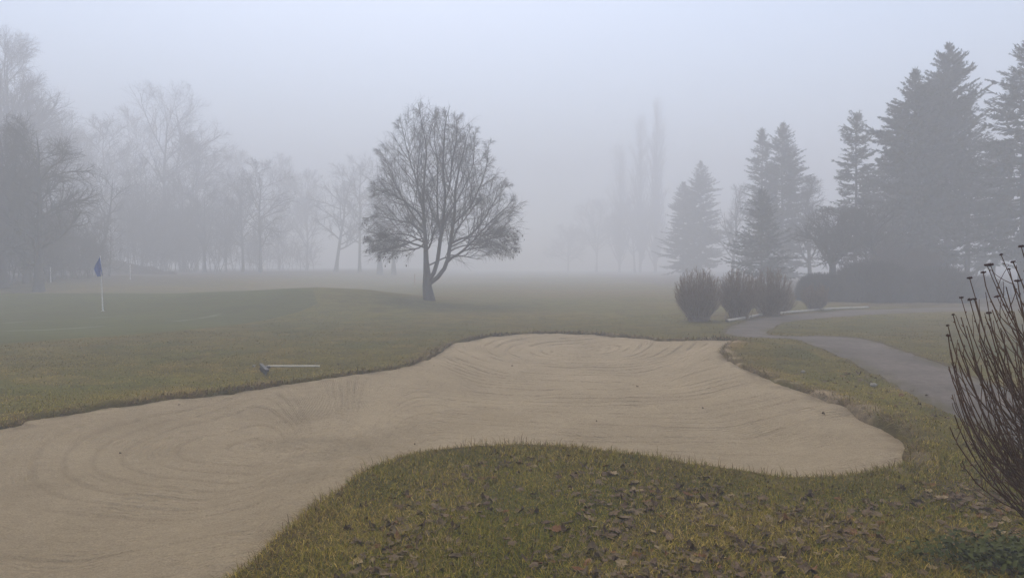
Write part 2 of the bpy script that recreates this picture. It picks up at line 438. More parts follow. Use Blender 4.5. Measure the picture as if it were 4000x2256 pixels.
# ------------------------------------------------------------------ sand
SAND_Z = lambda x, y, d: H(x, y) - .010 - (.045 + .06 * sstep(1.5, 3.5, x)) * sstep(.35, .65, fbm(x * .55 + 2, y * .55, 3)) - .19 * sstep(.0, 1.5, -d) + .02 * (fbm(x * .9, y * .9, 3) - .5)
c1 = gp(2310, 1385, -.28)[:2]; c2a = gp(1000, 1760, -.28)[:2]; c2b = gp(1700, 1560, -.28)[:2]
def build_sand():
    lo, hi = poly.min(0) - .25, poly.max(0) + .25
    st = .026
    gx, gy = np.arange(lo[0], hi[0], st), np.arange(lo[1], hi[1], st)
    X, Y = np.meshgrid(gx, gy)
    d = bunker_d(X, Y)
    wob = .12 * (fbm(X * .45, Y * .45, 2) - .5) + .02 * (fbm(X * 2.5, Y * 2.5, 2) - .5)
    d1 = np.hypot(X - c1[0], Y - c1[1])
    ab = c2b - c2a; tq = np.clip(((X - c2a[0]) * ab[0] + (Y - c2a[1]) * ab[1]) / (ab @ ab), 0, 1)
    d2 = np.hypot(X - c2a[0] - tq * ab[0], Y - c2a[1] - tq * ab[1]) + .35
    wq = sstep(.10, .36, -X / Y)
    rk = d1 * (1 - wq) + d2 * wq + wob + 2
    # every half metre the rake's end left a deeper groove with a thin ridge beside it
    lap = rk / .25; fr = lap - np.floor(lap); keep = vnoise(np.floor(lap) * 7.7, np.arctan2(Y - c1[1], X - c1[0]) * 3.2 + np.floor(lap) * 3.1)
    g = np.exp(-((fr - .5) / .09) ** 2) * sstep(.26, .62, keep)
    rd = np.exp(-((fr - .76) / .10) ** 2) * sstep(.25, .6, keep)
    inner = sstep(.12, .5, -d)
    Z = SAND_Z(X, Y, d) - ((.014 + .022 * sstep(9, 12, Y)) * g - .006 * rd) * inner
    Z = Z + .012 * (fbm(X * 5, Y * 7, 3) - .5) + .05 * (1 - inner) * (fbm(X * 3.3, Y * 3.3, 3) - .45) * sstep(-.1, .1, -d)
    Z = Z + .014 * (fbm(X * 15, Y * 19, 2) - .5) * sstep(-.1, .1, -d)
    tint = np.ones(X.shape + (3,)) * ((1 - (.13 + .09 * sstep(9, 12, Y)) * g * inner) * (1 + .16 * (fbm(X * 17 + 5, Y * 24, 2) - .5)) * (1 + .10 * (fbm(X * .7 + 3, Y * .7, 3) - .5)))[..., None]  # groove shade also put into the colour, as the relief alone looks faint
    tint = tint * (1 - .22 * (1 - sstep(.0, .35, -d)) * sstep(.45, .62, fbm(X * 5, Y * 5, 3)))[..., None]   # soil washed in at the edge
    keepv = d < .16
    idm = -np.ones(X.shape, int); idm[keepv] = np.arange(keepv.sum())
    q = np.stack([idm[:-1, :-1], idm[:-1, 1:], idm[1:, 1:], idm[1:, :-1]], -1).reshape(-1, 4)
    q = q[(q >= 0).all(1)]
    V = np.c_[X[keepv], Y[keepv], Z[keepv]]
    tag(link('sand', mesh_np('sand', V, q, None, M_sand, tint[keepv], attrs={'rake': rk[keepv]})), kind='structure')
build_sand()

def strip(name, A, B, nc, dz, mat, colour):
    t = np.linspace(0, 1, nc)[None, :, None]
    P = A[:, None] * (1 - t) + B[:, None] * t
    X, Y = P[..., 0], P[..., 1]
    Z = H(X, Y) + dz(t[..., 0] * np.ones(X.shape))
    idx = np.arange(X.size).reshape(X.shape)
    q = np.stack([idx[:-1, :-1], idx[1:, :-1], idx[1:, 1:], idx[:-1, 1:]], -1).reshape(-1, 4)
    V = np.c_[X.ravel(), Y.ravel(), Z.ravel()]
    a = V[q[0][1]] - V[q[0][0]]; b = V[q[0][3]] - V[q[0][0]]
    if np.cross(a, b)[2] < 0: q = q[:, ::-1]
    tag(link(name, mesh_np(name, V, q, None, mat, colour(X, Y).reshape(-1, 3))), kind='structure')

def path_col(X, Y):
    n = fbm(X * 1.2, Y * 1.2, 4)[..., None]
    c = np.array([.106, .089, .074]) * (.72 + .56 * n)
    md = np.linalg.norm(np.stack([X, Y], -1) - np.array([7.1, 19.0]), axis=-1)      # a tuft of grass left in the bend
    c = c + (np.array([.105, .10, .05]) - c) * (sstep(.0, .6, .75 - md) * .9)[..., None]
    pd = path_d(X, Y)                                      # grass and trodden soil creep over the rim
    rim = sstep(-.34, -.02, pd) * sstep(.38, .62, fbm(X * 3.1 + 7, Y * 3.1, 3))
    return c + (np.array([.072, .060, .026]) - c) * (rim * .85)[..., None]
strip('footpath', eo, ei, 14, lambda t: -.012 + .02 * np.sin(np.pi * t), M_path, path_col)

def green_col(X, Y):
    n = fbm(X * .25, Y * .25, 3)[..., None]
    c = np.array([.058, .060, .014]) * (.85 + .35 * n)
    def seg(a, b, w):
        a, b = np.array(a), np.array(b); P = np.stack([X, Y], -1); t = np.clip(((P - a) @ (b - a)) / ((b - a) @ (b - a)), 0, 1)
        return np.exp(-(np.linalg.norm(P - (a + t[..., None] * (b - a)), axis=-1) / w) ** 2)
    dew = np.zeros(X.shape)
    for pts in ([(-60, 1296), (180, 1290), (400, 1276)], [(690, 1256), (770, 1246), (830, 1236), (852, 1228), (830, 1222)], [(30, 1262), (470, 1236)]):
        q = [gp(*p)[:2] for p in pts]
        for a, b in zip(q[:-1], q[1:]): dew = np.maximum(dew, seg(a, b, .11))
    dew = dew * sstep(.25, .6, fbm(X * 1.5, Y * 1.5, 3))
    return c + (np.array([.17, .18, .13]) - c) * (dew * .75)[..., None]
strip('putting_green', gn, gf, 130, lambda t: .016 - .03 * (1 - sstep(0, .03, t)) - .03 * sstep(.96, 1, t), M_green, green_col)

# ------------------------------------------------------------------ grass blades (nobody could count them)
def frame_mask(x, y, z, pad=120):
    """inside the photograph's frame (with a margin)"""
    dx, dy, dz = x, y, z - 1.7
    depth = dy * CP - dz * SP; up = dy * SP + dz * CP
    u = CX + F * dx / depth; v = CY - F * up / depth
    return (depth > .3) & (u > -pad) & (u < 4000 + pad) & (v < 2256 + 260) & (v > -200)

def build_grass(rng):
    Vs, Qs, Ts, Cs, n0 = [], [], [], [], 0
    bands = [(3.2, 5.0, 11000, .055, .0034), (5.0, 7.0, 7500, .052, .0040), (7.0, 10.0, 4200, .042, .0050), (10.0, 14.0, 2000, .036, .0070), (14.0, 19.0, 800, .034, .010), (19, 26, 250, .03, .014)]
    for y0, y1, dens, hh, ww in bands:
        w = y1 * .74; n = int(dens * 2 * w * (y1 - y0))
        x, y = rng.uniform(-w, w, n), rng.uniform(y0, y1, n)
        m = frame_mask(x, y, H(x, y)); x, y = x[m], y[m]
        bd, pd = bunker_d(x, y), path_d(x, y)
        gd = green_d(x, y)
        spl = (1 - sstep(.03, .36, bd)) * sstep(.54, .66, fbm(x * 3.4 + 11, y * 3.4, 3)) * sstep(1.5, 3.0, x)
        ok = (bd > -.03) & (rng.random(len(x)) > spl * .8) & (pd > -.03 + .09 * fbm(x * 5, y * 5, 2)) & (gd > 0) & (rng.random(len(x)) < .30 + 1.0 * fbm(x * 2.2, y * 2.2, 3))
        x, y, bd, pd = x[ok], y[ok], bd[ok], pd[ok]
        # a shaggy fringe along the bunker's lip
        Vb = len(x)
        lipf = (1 - sstep(.02, .30, bd))
        tuft = fbm(x * 1.6 + 3, y * 1.6, 3)
        L = hh * rng.uniform(.55, 1.35, Vb) * (.55 + .8 * tuft) * (1 + .12 * lipf * rng.uniform(0, 1.6, Vb))
        az = rng.uniform(0, 2 * np.pi, Vb); lean = np.clip(rng.normal(1.02 + (.22 if y0 >= 7 else 0), .32, Vb), .1, 1.5)
        W = ww * rng.uniform(.6, 1.3, Vb)
        d = np.stack([np.cos(az), np.sin(az)], 1); s = np.stack([-d[:, 1], d[:, 0]], 1)
        z = H(x, y) + .035 * sstep(.0, .05, bd) * (1 - sstep(.05, .8, bd)) - .006
        z = z - .1 * sstep(0, .03, -bd)
        base = np.c_[x, y, z]
        up1, out1 = L * .6 * np.cos(lean * .82), L * .6 * np.sin(lean * .82)
        up2, out2 = up1 + L * .5 * np.cos(lean * 1.35), out1 + L * .5 * np.sin(lean * 1.35)
        S3 = np.c_[s, np.zeros(Vb)]; D3 = np.c_[d, np.zeros(Vb)]; Z3 = np.array([0, 0, 1.])
        a0, a1 = base - S3 * W[:, None] * .5, base + S3 * W[:, None] * .5
        mid = base + D3 * out1[:, None] + Z3 * up1[:, None]
        b0, b1 = mid - S3 * W[:, None] * .42, mid + S3 * W[:, None] * .42
        tip = base + D3 * out2[:, None] + Z3 * up2[:, None]
        V = np.stack([a0, a1, b1, b0, tip], 1).reshape(-1, 3)
        i = n0 + np.arange(Vb)[:, None] * 5
        Qs.append(i + np.array([[0, 1, 2, 3]])); Ts.append(i + np.array([[3, 2, 4]]))
        k = rng.random(Vb)
        n1, n2 = fbm(x * .5, y * .5, 4), fbm(x * 1.7 + 30, y * 1.7, 4)
        pal = np.array([[.132, .112, .008], [.182, .138, .013], [.240, .166, .026], [.320, .220, .056], [.128, .076, .026], [.086, .092, .008]])
        gren = sstep(.40, .62, n1)
        pr = np.stack([.22 + .35 * gren, .30 + .1 * gren, .20 - .08 * gren, .14 + .22 * sstep(.5, .7, n2) - .10 * gren, .10 + .45 * (1 - sstep(.02, .35, bd)) + .2 * (1 - sstep(0, .1, pd)), .10 + .25 * gren], 1)
        pr = np.clip(pr, .01, None); pr /= pr.sum(1, keepdims=True)
        ci = (k[:, None] > np.cumsum(pr, 1)).sum(1).clip(0, 5)
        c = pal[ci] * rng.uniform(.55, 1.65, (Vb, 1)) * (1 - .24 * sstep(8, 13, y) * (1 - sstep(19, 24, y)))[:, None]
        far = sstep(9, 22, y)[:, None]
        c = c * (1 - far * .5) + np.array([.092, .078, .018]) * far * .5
        C = np.repeat(c[:, None], 5, 1)
        Vs.append(V); Cs.append(C.reshape(-1, 3)); n0 += len(V)
    # dry fringe hanging over the bunker's lip
    seg = np.roll(poly, -1, 0) - poly; sl = np.linalg.norm(seg, axis=1); cum = np.cumsum(sl)
    nf = int(cum[-1] * 300); u = rng.random(nf) * cum[-1]; si = np.searchsorted(cum, u).clip(0, len(poly) - 1)
    fr = rng.random(nf)[:, None]
    pb = poly[si] + seg[si] * fr; inn = norm(seg[si]); inn = np.stack([inn[:, 1], -inn[:, 0]], 1)
    tst = bunker_d(*(pb + inn * .15).T); inn = inn * np.where(tst < 0, 1, -1)[:, None]
    pb = pb - inn * rng.uniform(-.015, .09, nf)[:, None]
    rag = fbm(pb[:, 0] * 2.6, pb[:, 1] * 2.6, 3)
    m = frame_mask(pb[:, 0], pb[:, 1], 0 * pb[:, 0]) & (rng.random(nf) < sstep(.30, .6, rag) + .12); pb, inn, rag = pb[m], inn[m], rag[m]; nf = len(pb)
    dist = np.linalg.norm(pb, axis=1)
    L = rng.uniform(.04, .13, nf) * (.5 + rag); W = np.maximum(.0035, dist * .0007) * rng.uniform(.7, 1.4, nf)
    d = norm(inn + rng.normal(0, .55, (nf, 2))); a1 = rng.normal(.75, .35, nf); a2 = a1 + rng.uniform(.5, 1.3, nf)
    D3 = np.c_[d, np.zeros(nf)]; S3 = np.c_[-d[:, 1], d[:, 0], np.zeros(nf)]; Z3 = np.array([0, 0, 1.])
    base = np.c_[pb, H(pb[:, 0], pb[:, 1]) + rng.uniform(-.05, .03, nf)]
    mid = base + D3 * (L * .55 * np.sin(a1))[:, None] + Z3 * (L * .55 * np.cos(a1))[:, None]
    tip = mid + D3 * (L * .55 * np.sin(a2))[:, None] + Z3 * (L * .55 * np.cos(a2))[:, None]
    w2 = (W * .5)[:, None]
    V = np.stack([base - S3 * w2, base + S3 * w2, mid + S3 * w2 * .8, mid - S3 * w2 * .8, tip], 1).reshape(-1, 3)
    i = n0 + np.arange(nf)[:, None] * 5; Qs.append(i + np.array([[0, 1, 2, 3]])); Ts.append(i + np.array([[3, 2, 4]]))
    fp = np.array([[.17, .110, .050], [.125, .082, .040], [.26, .18, .075], [.16, .125, .030], [.11, .10, .016]])
    c = fp[rng.choice(5, nf, p=[.3, .25, .15, .15, .15])] * rng.uniform(.75, 1.25, (nf, 1))
    Vs.append(V); Cs.append(np.repeat(c, 5, 0)); n0 += len(V)
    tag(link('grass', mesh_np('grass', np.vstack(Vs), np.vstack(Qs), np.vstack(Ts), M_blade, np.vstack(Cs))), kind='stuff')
    return n0 // 5
n_blades = build_grass(np.random.default_rng(11))

# ------------------------------------------------------------------ fallen leaves
def leaf_mesh(rng, shape, mat):
    k = 22; a = np.linspace(0, 2 * np.pi, k, endpoint=False)
    if shape == 'lobed':
        r = .5 * (.62 + .38 * np.abs(np.cos(2.5 * a)) ** .8) * (1 + .10 * rng.normal(0, 1, k))
        ex, ey = 1.0, 1.0
    elif shape == 'pointed':
        r = .5 * (1 - .10 * np.abs(np.sin(6 * a))) * (1 + .05 * rng.normal(0, 1, k)); ex, ey = 1.15, .62
    else:
        r = .5 * (.8 + .2 * np.abs(np.cos(1.5 * a + .4))) * (1 + .12 * rng.normal(0, 1, k)); ex, ey = 1.05, .8
    rings = [.38, .72, 1.0]
    V = [[0, 0, 0]]
    for q in rings:
        for i in range(k): V.append([r[i] * q * math.cos(a[i]) * ex, r[i] * q * math.sin(a[i]) * ey, 0])
    V = np.array(V)
    kx, ky = {'lobed': (.7, .4), 'pointed': (.4, 1.3), 'curled': (1.5, -.6)}[shape]
    kx *= rng.uniform(.5, 1.3); ky *= rng.uniform(.4, 1.3)
    V[:, 2] = kx * V[:, 0] ** 2 + ky * V[:, 1] ** 2 + .10 * np.sin(9 * V[:, 0] + rng.uniform(0, 6)) * np.abs(V[:, 1]) + rng.normal(0, .018, len(V)) + .05 * np.sin(7 * V[:, 1] + rng.uniform(0, 6))
    if shape == 'curled':
        V[:, 0] *= .8
    T = [[0, 1 + i, 1 + (i + 1) % k] for i in range(k)]
    Q = [[1 + b * k + i, 1 + (b + 1) * k + i, 1 + (b + 1) * k + (i + 1) % k, 1 + b * k + (i + 1) % k] for b in range(2) for i in range(k)]
    return V, np.array(Q), np.array(T)

def build_leaves(rng):
    protos = {}
    for sh in ('lobed', 'pointed', 'curled'):
        for cn in LEAFC:
            for v in range(2):
                V, Q, T = leaf_mesh(rng, sh, cn)
                protos[(sh, cn, v)] = (V, Q, T, mesh_np('leaf', V, Q, T, M_leaf[cn]))
    n = 90000
    x, y = rng.uniform(-3.2, 6.0, n), rng.uniform(3.3, 11.5, n)
    m = frame_mask(x, y, 0 * x, 40); x, y = x[m], y[m]
    cl = fbm(x * 1.5 + 8, y * 1.5, 3); cl2 = fbm(x * .6, y * .6 + 4, 2)
    corner = np.exp(-(np.hypot((x - 3.1) / 1.25, (y - 4.9) / .75)) ** 2)
    dens = (sstep(.38, .75, cl) * .50 + .13) * (1 - .90 * sstep(5.8, 8.2, y)) * (.45 + .55 * cl2) + corner * .55 * sstep(.3, .6, cl)
    dens = dens + .006 * (y > 6.5)
    dens = np.clip(dens * .72, 0, 1)
    bd, pd = bunker_d(x, y), path_d(x, y)
    keep = (rng.random(len(x)) < dens) & (bd > .06) & ((pd > .1) | (rng.random(len(x)) < .12))
    x, y = x[keep], y[keep]
    o = np.argsort(np.hypot(x, y)); x, y = x[o], y[o]
    names = list(LEAFC); pc = np.array([.32, .24, .09, .07, .28])
    inframe = frame_mask(x, y, H(x, y), 0)
    G = {cn: Geo() for cn in names}
    cnt = 0
    words = {'lobed': 'lobed', 'pointed': 'narrow pointed', 'curled': 'tightly curled'}
    for i in range(len(x)):
        sh = ('lobed', 'pointed', 'curled')[rng.choice(3, p=[.5, .2, .3])]; cn = names[rng.choice(5, p=pc)]; v = int(rng.integers(2))
        V, Q, T, me = protos[(sh, cn, v)]
        size = .026 + .064 * rng.random() ** 1.9
        rot = Matrix.Rotation(rng.uniform(0, 6.28), 4, 'Z') @ Matrix.Rotation(rng.normal(0, .18), 4, 'X') @ Matrix.Rotation(rng.normal(0, .18), 4, 'Y')
        if rng.random() < .4: rot = rot @ Matrix.Rotation(math.pi, 4, 'X')
        z = float(H(x[i], y[i])) + rng.uniform(.004, .024)
        M = Matrix.Translation((x[i], y[i], z)) @ rot @ Matrix.Scale(size, 4)
        if cnt < 300 and inframe[i]:
            cnt += 1
            ob = link('fallen_leaf', me); ob.matrix_world = M
            tag(ob, f'{cn} {words[sh]} dead leaf lying on the grass in front of the bunker', 'leaf', 'dead leaves on the grass in front of the bunker')
        else:
            A = np.array(M)
            G[cn].add(V @ A[:3, :3].T + A[:3, 3], Q, T)
    # a few scraps blown onto the raked sand
    for px, py in ((1695, 1475), (1320, 1478), (1395, 1470), (2000, 1440), (2745, 1605), (2620, 1378), (1280, 1510), (1620, 1740), (2490, 1520), (1050, 1560), (3215, 1672), (700, 1640), (2330, 1660), (470, 1790)):
        b = gp(px, py, -.24); V, Q, T, me = protos[('curled', 'dark brown', int(rng.integers(2)))]
        ob = link('fallen_leaf', me); ob.matrix_world = Matrix.Translation((b[0], b[1], float(SAND_Z(b[0], b[1], bunker_d(b[0], b[1]))) + .012)) @ Matrix.Rotation(rng.uniform(0, 6.28), 4, 'Z') @ Matrix.Scale(rng.uniform(.022, .042), 4)
        tag(ob, 'small dark curled leaf scrap lying alone on the raked sand', 'leaf', 'leaf scraps on the raked sand')
    # the many smaller, farther ones: one object
    Vs, Qs, Ts, mi, nv = [], [], [], [], 0
    for k, cn in enumerate(names):
        g = G[cn]
        if not g.V: continue
        V = np.vstack(g.V); Q = np.vstack(g.Q); T = np.vstack(g.T)
        Vs.append(V); Qs.append((Q + nv, k)); Ts.append((T + nv, k)); nv += len(V)
    me = mesh_np('fallen_leaves', np.vstack(Vs), np.vstack([q for q, _ in Qs]), np.vstack([t for t, _ in Ts]))
    for cn in names: me.materials.append(M_leaf[cn])
    me.polygons.foreach_set('material_index', np.concatenate([np.full(len(q), k) for q, k in Qs] + [np.full(len(t), k) for t, k in Ts]).astype(np.int32))
    tag(link('fallen_leaves', me), kind='stuff')
    return len(x)
n_leaves = build_leaves(np.random.default_rng(21))

def build_ivy(rng):
    n = 1700
    x, y = rng.normal(2.88, .27, n), rng.normal(4.16, .15, n)
    m = fbm(x * 4, y * 4, 3) > .42; x, y = x[m], y[m]; n = len(x)
    a = np.array([[0, -.5, 0], [.42, -.2, .06], [.34, .25, .05], [0, .55, -.04], [-.34, .25, .05], [-.42, -.2, .06]])
    s = rng.uniform(.018, .036, n); az = rng.uniform(0, 6.28, n); tx, ty = rng.normal(0, .45, n), rng.normal(0, .45, n)
    P = a[None] * s[:, None, None]
    c, si = np.cos(az)[:, None], np.sin(az)[:, None]
    X = P[..., 0] * c - P[..., 1] * si; Y = P[..., 0] * si + P[..., 1] * c; Z = P[..., 2] + tx[:, None] * X + ty[:, None] * Y
    V = np.stack([X + x[:, None], Y + y[:, None], Z + (H(x, y) + rng.uniform(.02, .085, n))[:, None]], -1).reshape(-1, 3)
    i = np.arange(n)[:, None] * 6
    tag(link('ground_ivy_leaves', mesh_np('ground_ivy_leaves', V, np.vstack([i + [[0, 1, 2, 3]], i + [[0, 3, 4, 5]]]), None, M_ivy)), kind='stuff')
build_ivy(np.random.default_rng(5))

def lathe(g, prof, n=16, c=(0, 0, 0)):
    a = np.linspace(0, 2 * np.pi, n, endpoint=False); k = len(prof)
    V = np.array([[r * math.cos(t) + c[0], r * math.sin(t) + c[1], z + c[2]] for r, z in prof for t in a])
    idx = np.arange(k * n).reshape(k, n); j = np.roll(np.arange(n), -1)
    g.add(V, np.stack([idx[:-1], idx[:-1][:, j], idx[1:][:, j], idx[1:]], -1).reshape(-1, 4))

# ------------------------------------------------------------------ trees
def ellipsoid_env(c, rx, rz_up, rz_dn):
    c = np.asarray(c, float)
    def f(P):
        q = P - c
        rz = np.where(q[:, 2] > 0, rz_up, rz_dn)
        return (q[:, 0] / rx) ** 2 + (q[:, 1] / rx) ** 2 + (q[:, 2] / rz) ** 2 < 1
    return f

def bare_tree(label, px, Y, top, hw, seed, low=None, tr=None, lean=0, forks=1, n1=16, n2=9, n3=8, n4=0, mat=None, rmin=.008, up=.06, group=None, ang=(55, 12), droop=0., base=None, leaves=0, start=.22):
    rng = np.random.default_rng(seed)
    mat = mat or M_twig
    b = at(px, 1060, Y); x0, y0 = b[0], b[1]
    z0 = float(H(x0, y0))
    zt = at(px, top, Y)[2]
    Ht = zt - z0; rx = hw / F * Y
    tr = tr or Ht * .018
    root = thing('bare_tree', (x0, y0, z0), label, 'tree', group)
    zl = Ht * (low if low is not None else .16)
    zc = zl + (Ht - zl) * .42
    env = ellipsoid_env((lean * .5, 0, zc), rx, Ht - zc, zc - zl + .01)
    trunks = []
    for f in range(forks):
        az = rng.uniform(0, 6.28) if f else 0
        sp = .35 * f
        k = 10; t = np.linspace(0, 1, k)
        wob = np.cumsum(rng.normal(0, .012 * Ht, (k, 2)), 0) * t[:, None]
        P = np.c_[lean * t + wob[:, 0] + sp * math.cos(az) * (rx * .8 * t ** 1.3 + .25 * (t > 0)), wob[:, 1] + sp * math.sin(az) * (rx * .8 * t ** 1.3 + .2 * (t > 0)), t * Ht * (.86 - .1 * f)]
        P[0, 2] = -.15
        R = tr * (1 - .3 * (f > 0)) * (1 - t) ** .8 + rmin
        R[0] *= 1.45
        g = Geo(); g.tubes(P, R, 8)
        link('trunk', g.mesh('trunk', M_bark), root)
        trunks.append((P, R))
    crown = Geo()
    for P, R in trunks:
        P1, R1 = branch_level(rng, P[None], R[None], n1, start, .97, ang[0], ang[1], lambda t, p: rx * (1.25 - .55 * t), 7, (0, 0, up), .13, .55, rmin * 1.6, env, (0, 0, .2))
        crown.tubes(P1, R1, 5)
        l1 = np.linalg.norm(np.diff(P1, axis=1), axis=2).sum(1)
        P2, R2 = branch_level(rng, P1, R1, n2, .18, .98, 42, 13, lambda t, p: l1[p] * (.62 - .35 * t) + .12, 5, (0, 0, up * .7 - droop * .3), .16, .6, rmin * 1.15, env, (0, 0, .25))
        crown.tubes(P2, R2, 4)
        l2 = np.linalg.norm(np.diff(P2, axis=1), axis=2).sum(1)
        P3, R3 = branch_level(rng, P2, R2, n3, .15, 1., 40, 14, lambda t, p: l2[p] * (.60 - .3 * t) + .10, 4, (0, 0, up * .5 - droop), .18, .65, rmin, env)
        crown.tubes(P3, R3, 3)
        if n4:
            l3 = np.linalg.norm(np.diff(P3, axis=1), axis=2).sum(1)
            P4, R4 = branch_level(rng, P3, R3, n4, .2, 1., 38, 14, lambda t, p: l3[p] * .55 + .08, 3, (0, 0, -droop), .2, .7, rmin * .75, env)
            crown.tubes(P4, R4, 3)
    link('crown', crown.mesh('crown', mat), root)
    if leaves:
        S = P3[rng.integers(0, len(P3), leaves), -1] + rng.normal(0, .08, (leaves, 3))
        s = rng.uniform(.05, .10, leaves)[:, None, None]
        q = np.array([[-.5, -.3, 0], [.5, -.3, 0], [.5, .3, 0], [-.5, .3, 0]])
        R_ = rng.normal(0, 1, (leaves, 3, 3)); R_ = np.linalg.qr(R_)[0]
        V = S[:, None] + np.einsum('ij,njk->nik', q, R_) * s
        me = mesh_np('leaves', V.reshape(-1, 3), np.arange(leaves * 4).reshape(-1, 4), None, M_deadleaf)
        lo = link('leaves', me, root); lo['kind'] = 'stuff'
    return root

# the lone tree on the fairway: its limbs follow the photograph, each with its own depth
def lone_tree():
    rng = np.random.default_rng(42)
    g = gp(1675, 1172); Y0 = g[1]; z0 = float(H(g[0], g[1])); base = np.array([g[0], g[1], z0])
    root = thing('bare_tree', base, 'lone bare tree with broad teardrop crown and three forking stems, standing clear on the fairway', 'tree')
    k_ = 700 / 1271
    def pl(pts, dep):
        n = len(pts); out = []
        for i, (cx, cy) in enumerate(pts):
            t = i / (n - 1)
            out.append(at(1380 + cx * k_, 380 + cy * k_, Y0 + dep * t ** 1.2) - base)
        return np.array(out)
    limbs = [
        # points in a crop of the photograph, depth reached at the tip, start radius
        ([(540, 1432), (528, 1390), (522, 1330), (520, 1250), (514, 1150), (513, 1050), (508, 950), (500, 850), (496, 700), (508, 520), (514, 350), (485, 200), (455, 35)], .3, .245, 'trunk'),
        ([(530, 1310), (560, 1268), (590, 1190), (604, 1090), (624, 950), (640, 820), (650, 700), (637, 550), (640, 350), (652, 200), (688, 65)], -1.2, .16, 'limb'),
        ([(535, 1325), (575, 1296), (620, 1250), (655, 1190), (680, 1120), (692, 1030), (710, 920), (724, 780), (726, 650), (768, 450), (800, 300), (832, 205)], 1.0, .17, 'limb'),
        ([(670, 1165), (700, 1140), (770, 1095), (860, 1010), (960, 900), (1050, 815), (1150, 722)], -.6, .09, 'limb'),
        ([(690, 1040), (740, 1010), (810, 985), (900, 890), (1000, 730), (1105, 600)], .9, .075, 'limb'),
        ([(700, 1140), (760, 1105), (830, 1075), (960, 1050), (1090, 1040), (1180, 1070)], .4, .06, 'limb'),
        ([(712, 900), (770, 840), (830, 770), (905, 600), (945, 450), (950, 300)], -1.5, .065, 'limb'),
        ([(630, 930), (665, 850), (710, 770), (785, 620), (850, 450), (865, 220)], 1.6, .065, 'limb'),
        ([(508, 1065), (470, 1055), (430, 1045), (330, 1022), (200, 1015), (95, 1030)], -.8, .07, 'limb'),
        ([(504, 970), (470, 930), (430, 900), (300, 872), (180, 842), (105, 868)], .9, .07, 'limb'),
        ([(498, 880), (440, 810), (345, 735), (250, 692), (140, 668)], -1.3, .065, 'limb'),
        ([(500, 930), (435, 850), (370, 740), (302, 620), (240, 470), (185, 365)], .5, .07, 'limb'),
        ([(494, 760), (445, 580), (395, 410), (370, 290), (338, 170)], -.7, .06, 'limb'),
        ([(625, 940), (598, 870), (590, 700), (592, 500), (576, 300), (576, 50)], 1.2, .065, 'limb'),
        ([(516, 1195), (560, 1178), (600, 1160), (690, 1120), (800, 1125), (930, 1140)], -1.0, .06, 'limb'),
        ([(512, 1020), (470, 1065), (400, 1085), (300, 1090), (190, 1100)], 1.6, .06, 'limb'),
        ([(512, 1090), (540, 1060), (560, 1010), (580, 930), (600, 850)], -3.2, .07, 'limb'),
        ([(512, 1060), (500, 1020), (470, 960), (420, 900), (380, 850)], 3.2, .07, 'limb'),
        ([(690, 1050), (720, 980), (770, 900), (840, 800), (900, 720)], -3.0, .065, 'limb'),
        ([(620, 980), (610, 900), (560, 800), (540, 680), (560, 560)], 2.8, .065, 'limb'),
        ([(690, 1060), (760, 1030), (850, 990), (960, 980), (1060, 960)], 2.6, .06, 'limb'),
        ([(510, 1030), (450, 990), (380, 960), (300, 950), (220, 960)], -2.7, .06, 'limb'),
        ([(690, 1090), (760, 1060), (860, 1040), (990, 990), (1150, 985)], -1.6, .05, 'limb'),
        ([(505, 1000), (430, 1010), (330, 1060), (230, 1080), (130, 1065)], -1.7, .05, 'limb'),
        ([(500, 850), (470, 700), (450, 520), (470, 380), (450, 230)], 1.7, .055, 'limb'),
        ([(650, 740), (690, 600), (700, 450), (730, 280), (740, 130)], -1.9, .055, 'limb'),
    ]
    pr = np.array([(385, 1645, 12), (420, 1672, 75), (480, 1695, 150), (560, 1697, 198), (640, 1715, 236), (720, 1722, 268), (800, 1735, 294), (860, 1740, 306), (940, 1732, 308), (1000, 1728, 284), (1040, 1712, 200), (1075, 1700, 90)], float)
    ez = np.array([at(1668, p[0], Y0)[2] - z0 for p in pr]); ew = pr[:, 2] / F * Y0; ec = np.array([at(p[1], p[0], Y0)[0] - base[0] for p in pr])
    def env(P):
        return np.hypot(P[:, 0] - np.interp(P[:, 2], ez[::-1], ec[::-1]), P[:, 1] * 1.05) < np.interp(P[:, 2], ez[::-1], ew[::-1], left=.3, right=0)
    crown = Geo(); PP, RR = [], []
    for pts, dep, r, nm in limbs:
        P = smooth_curve(pl(pts, dep), 16)
        t = np.linspace(0, 1, 16)
        P[1:] += np.cumsum(rng.normal(0, .022, (15, 3)), 0) * .6
        R = r * .60 * (1 - t) ** .85 + .006
        if nm == 'trunk':
            R = np.interp(t, [0, .05, .11, .17, .3, .5, 1], [.30, .225, .195, .13, .095, .055, .008])
            P[0, 2] = -.1
        gg = Geo(); gg.tubes(P, R, 9 if nm == 'trunk' else 7)
        link(nm, gg.mesh(nm, M_bark), root)
        PP.append(P); RR.append(R)
    PP, RR = np.array(PP), np.array(RR)
    L0 = np.linalg.norm(np.diff(PP, axis=1), axis=2).sum(1)
    t0 = .25
    S1, D1, t1_, p1_ = spawn(rng, PP, 18, .20, .97, 34, 11, (0, 0, .25))
    reach = np.full(len(S1), .30)
    for q in np.arange(.4, 3.0, .13):
        inside = env(S1 + D1 * q + np.array([0, 0, .03 * q * q])); reach = np.where(inside & (reach > q - .2), q, reach)
    P1 = grow(rng, S1, D1, reach * rng.uniform(.75, 1.08, len(S1)), 9, (0, 0, .022), .05)
    R1 = np.clip(RR[p1_, np.clip((t1_ * 15).round().astype(int), 0, 15)] * .42, .0056, .020)[:, None] * np.linspace(1, .38, 9)
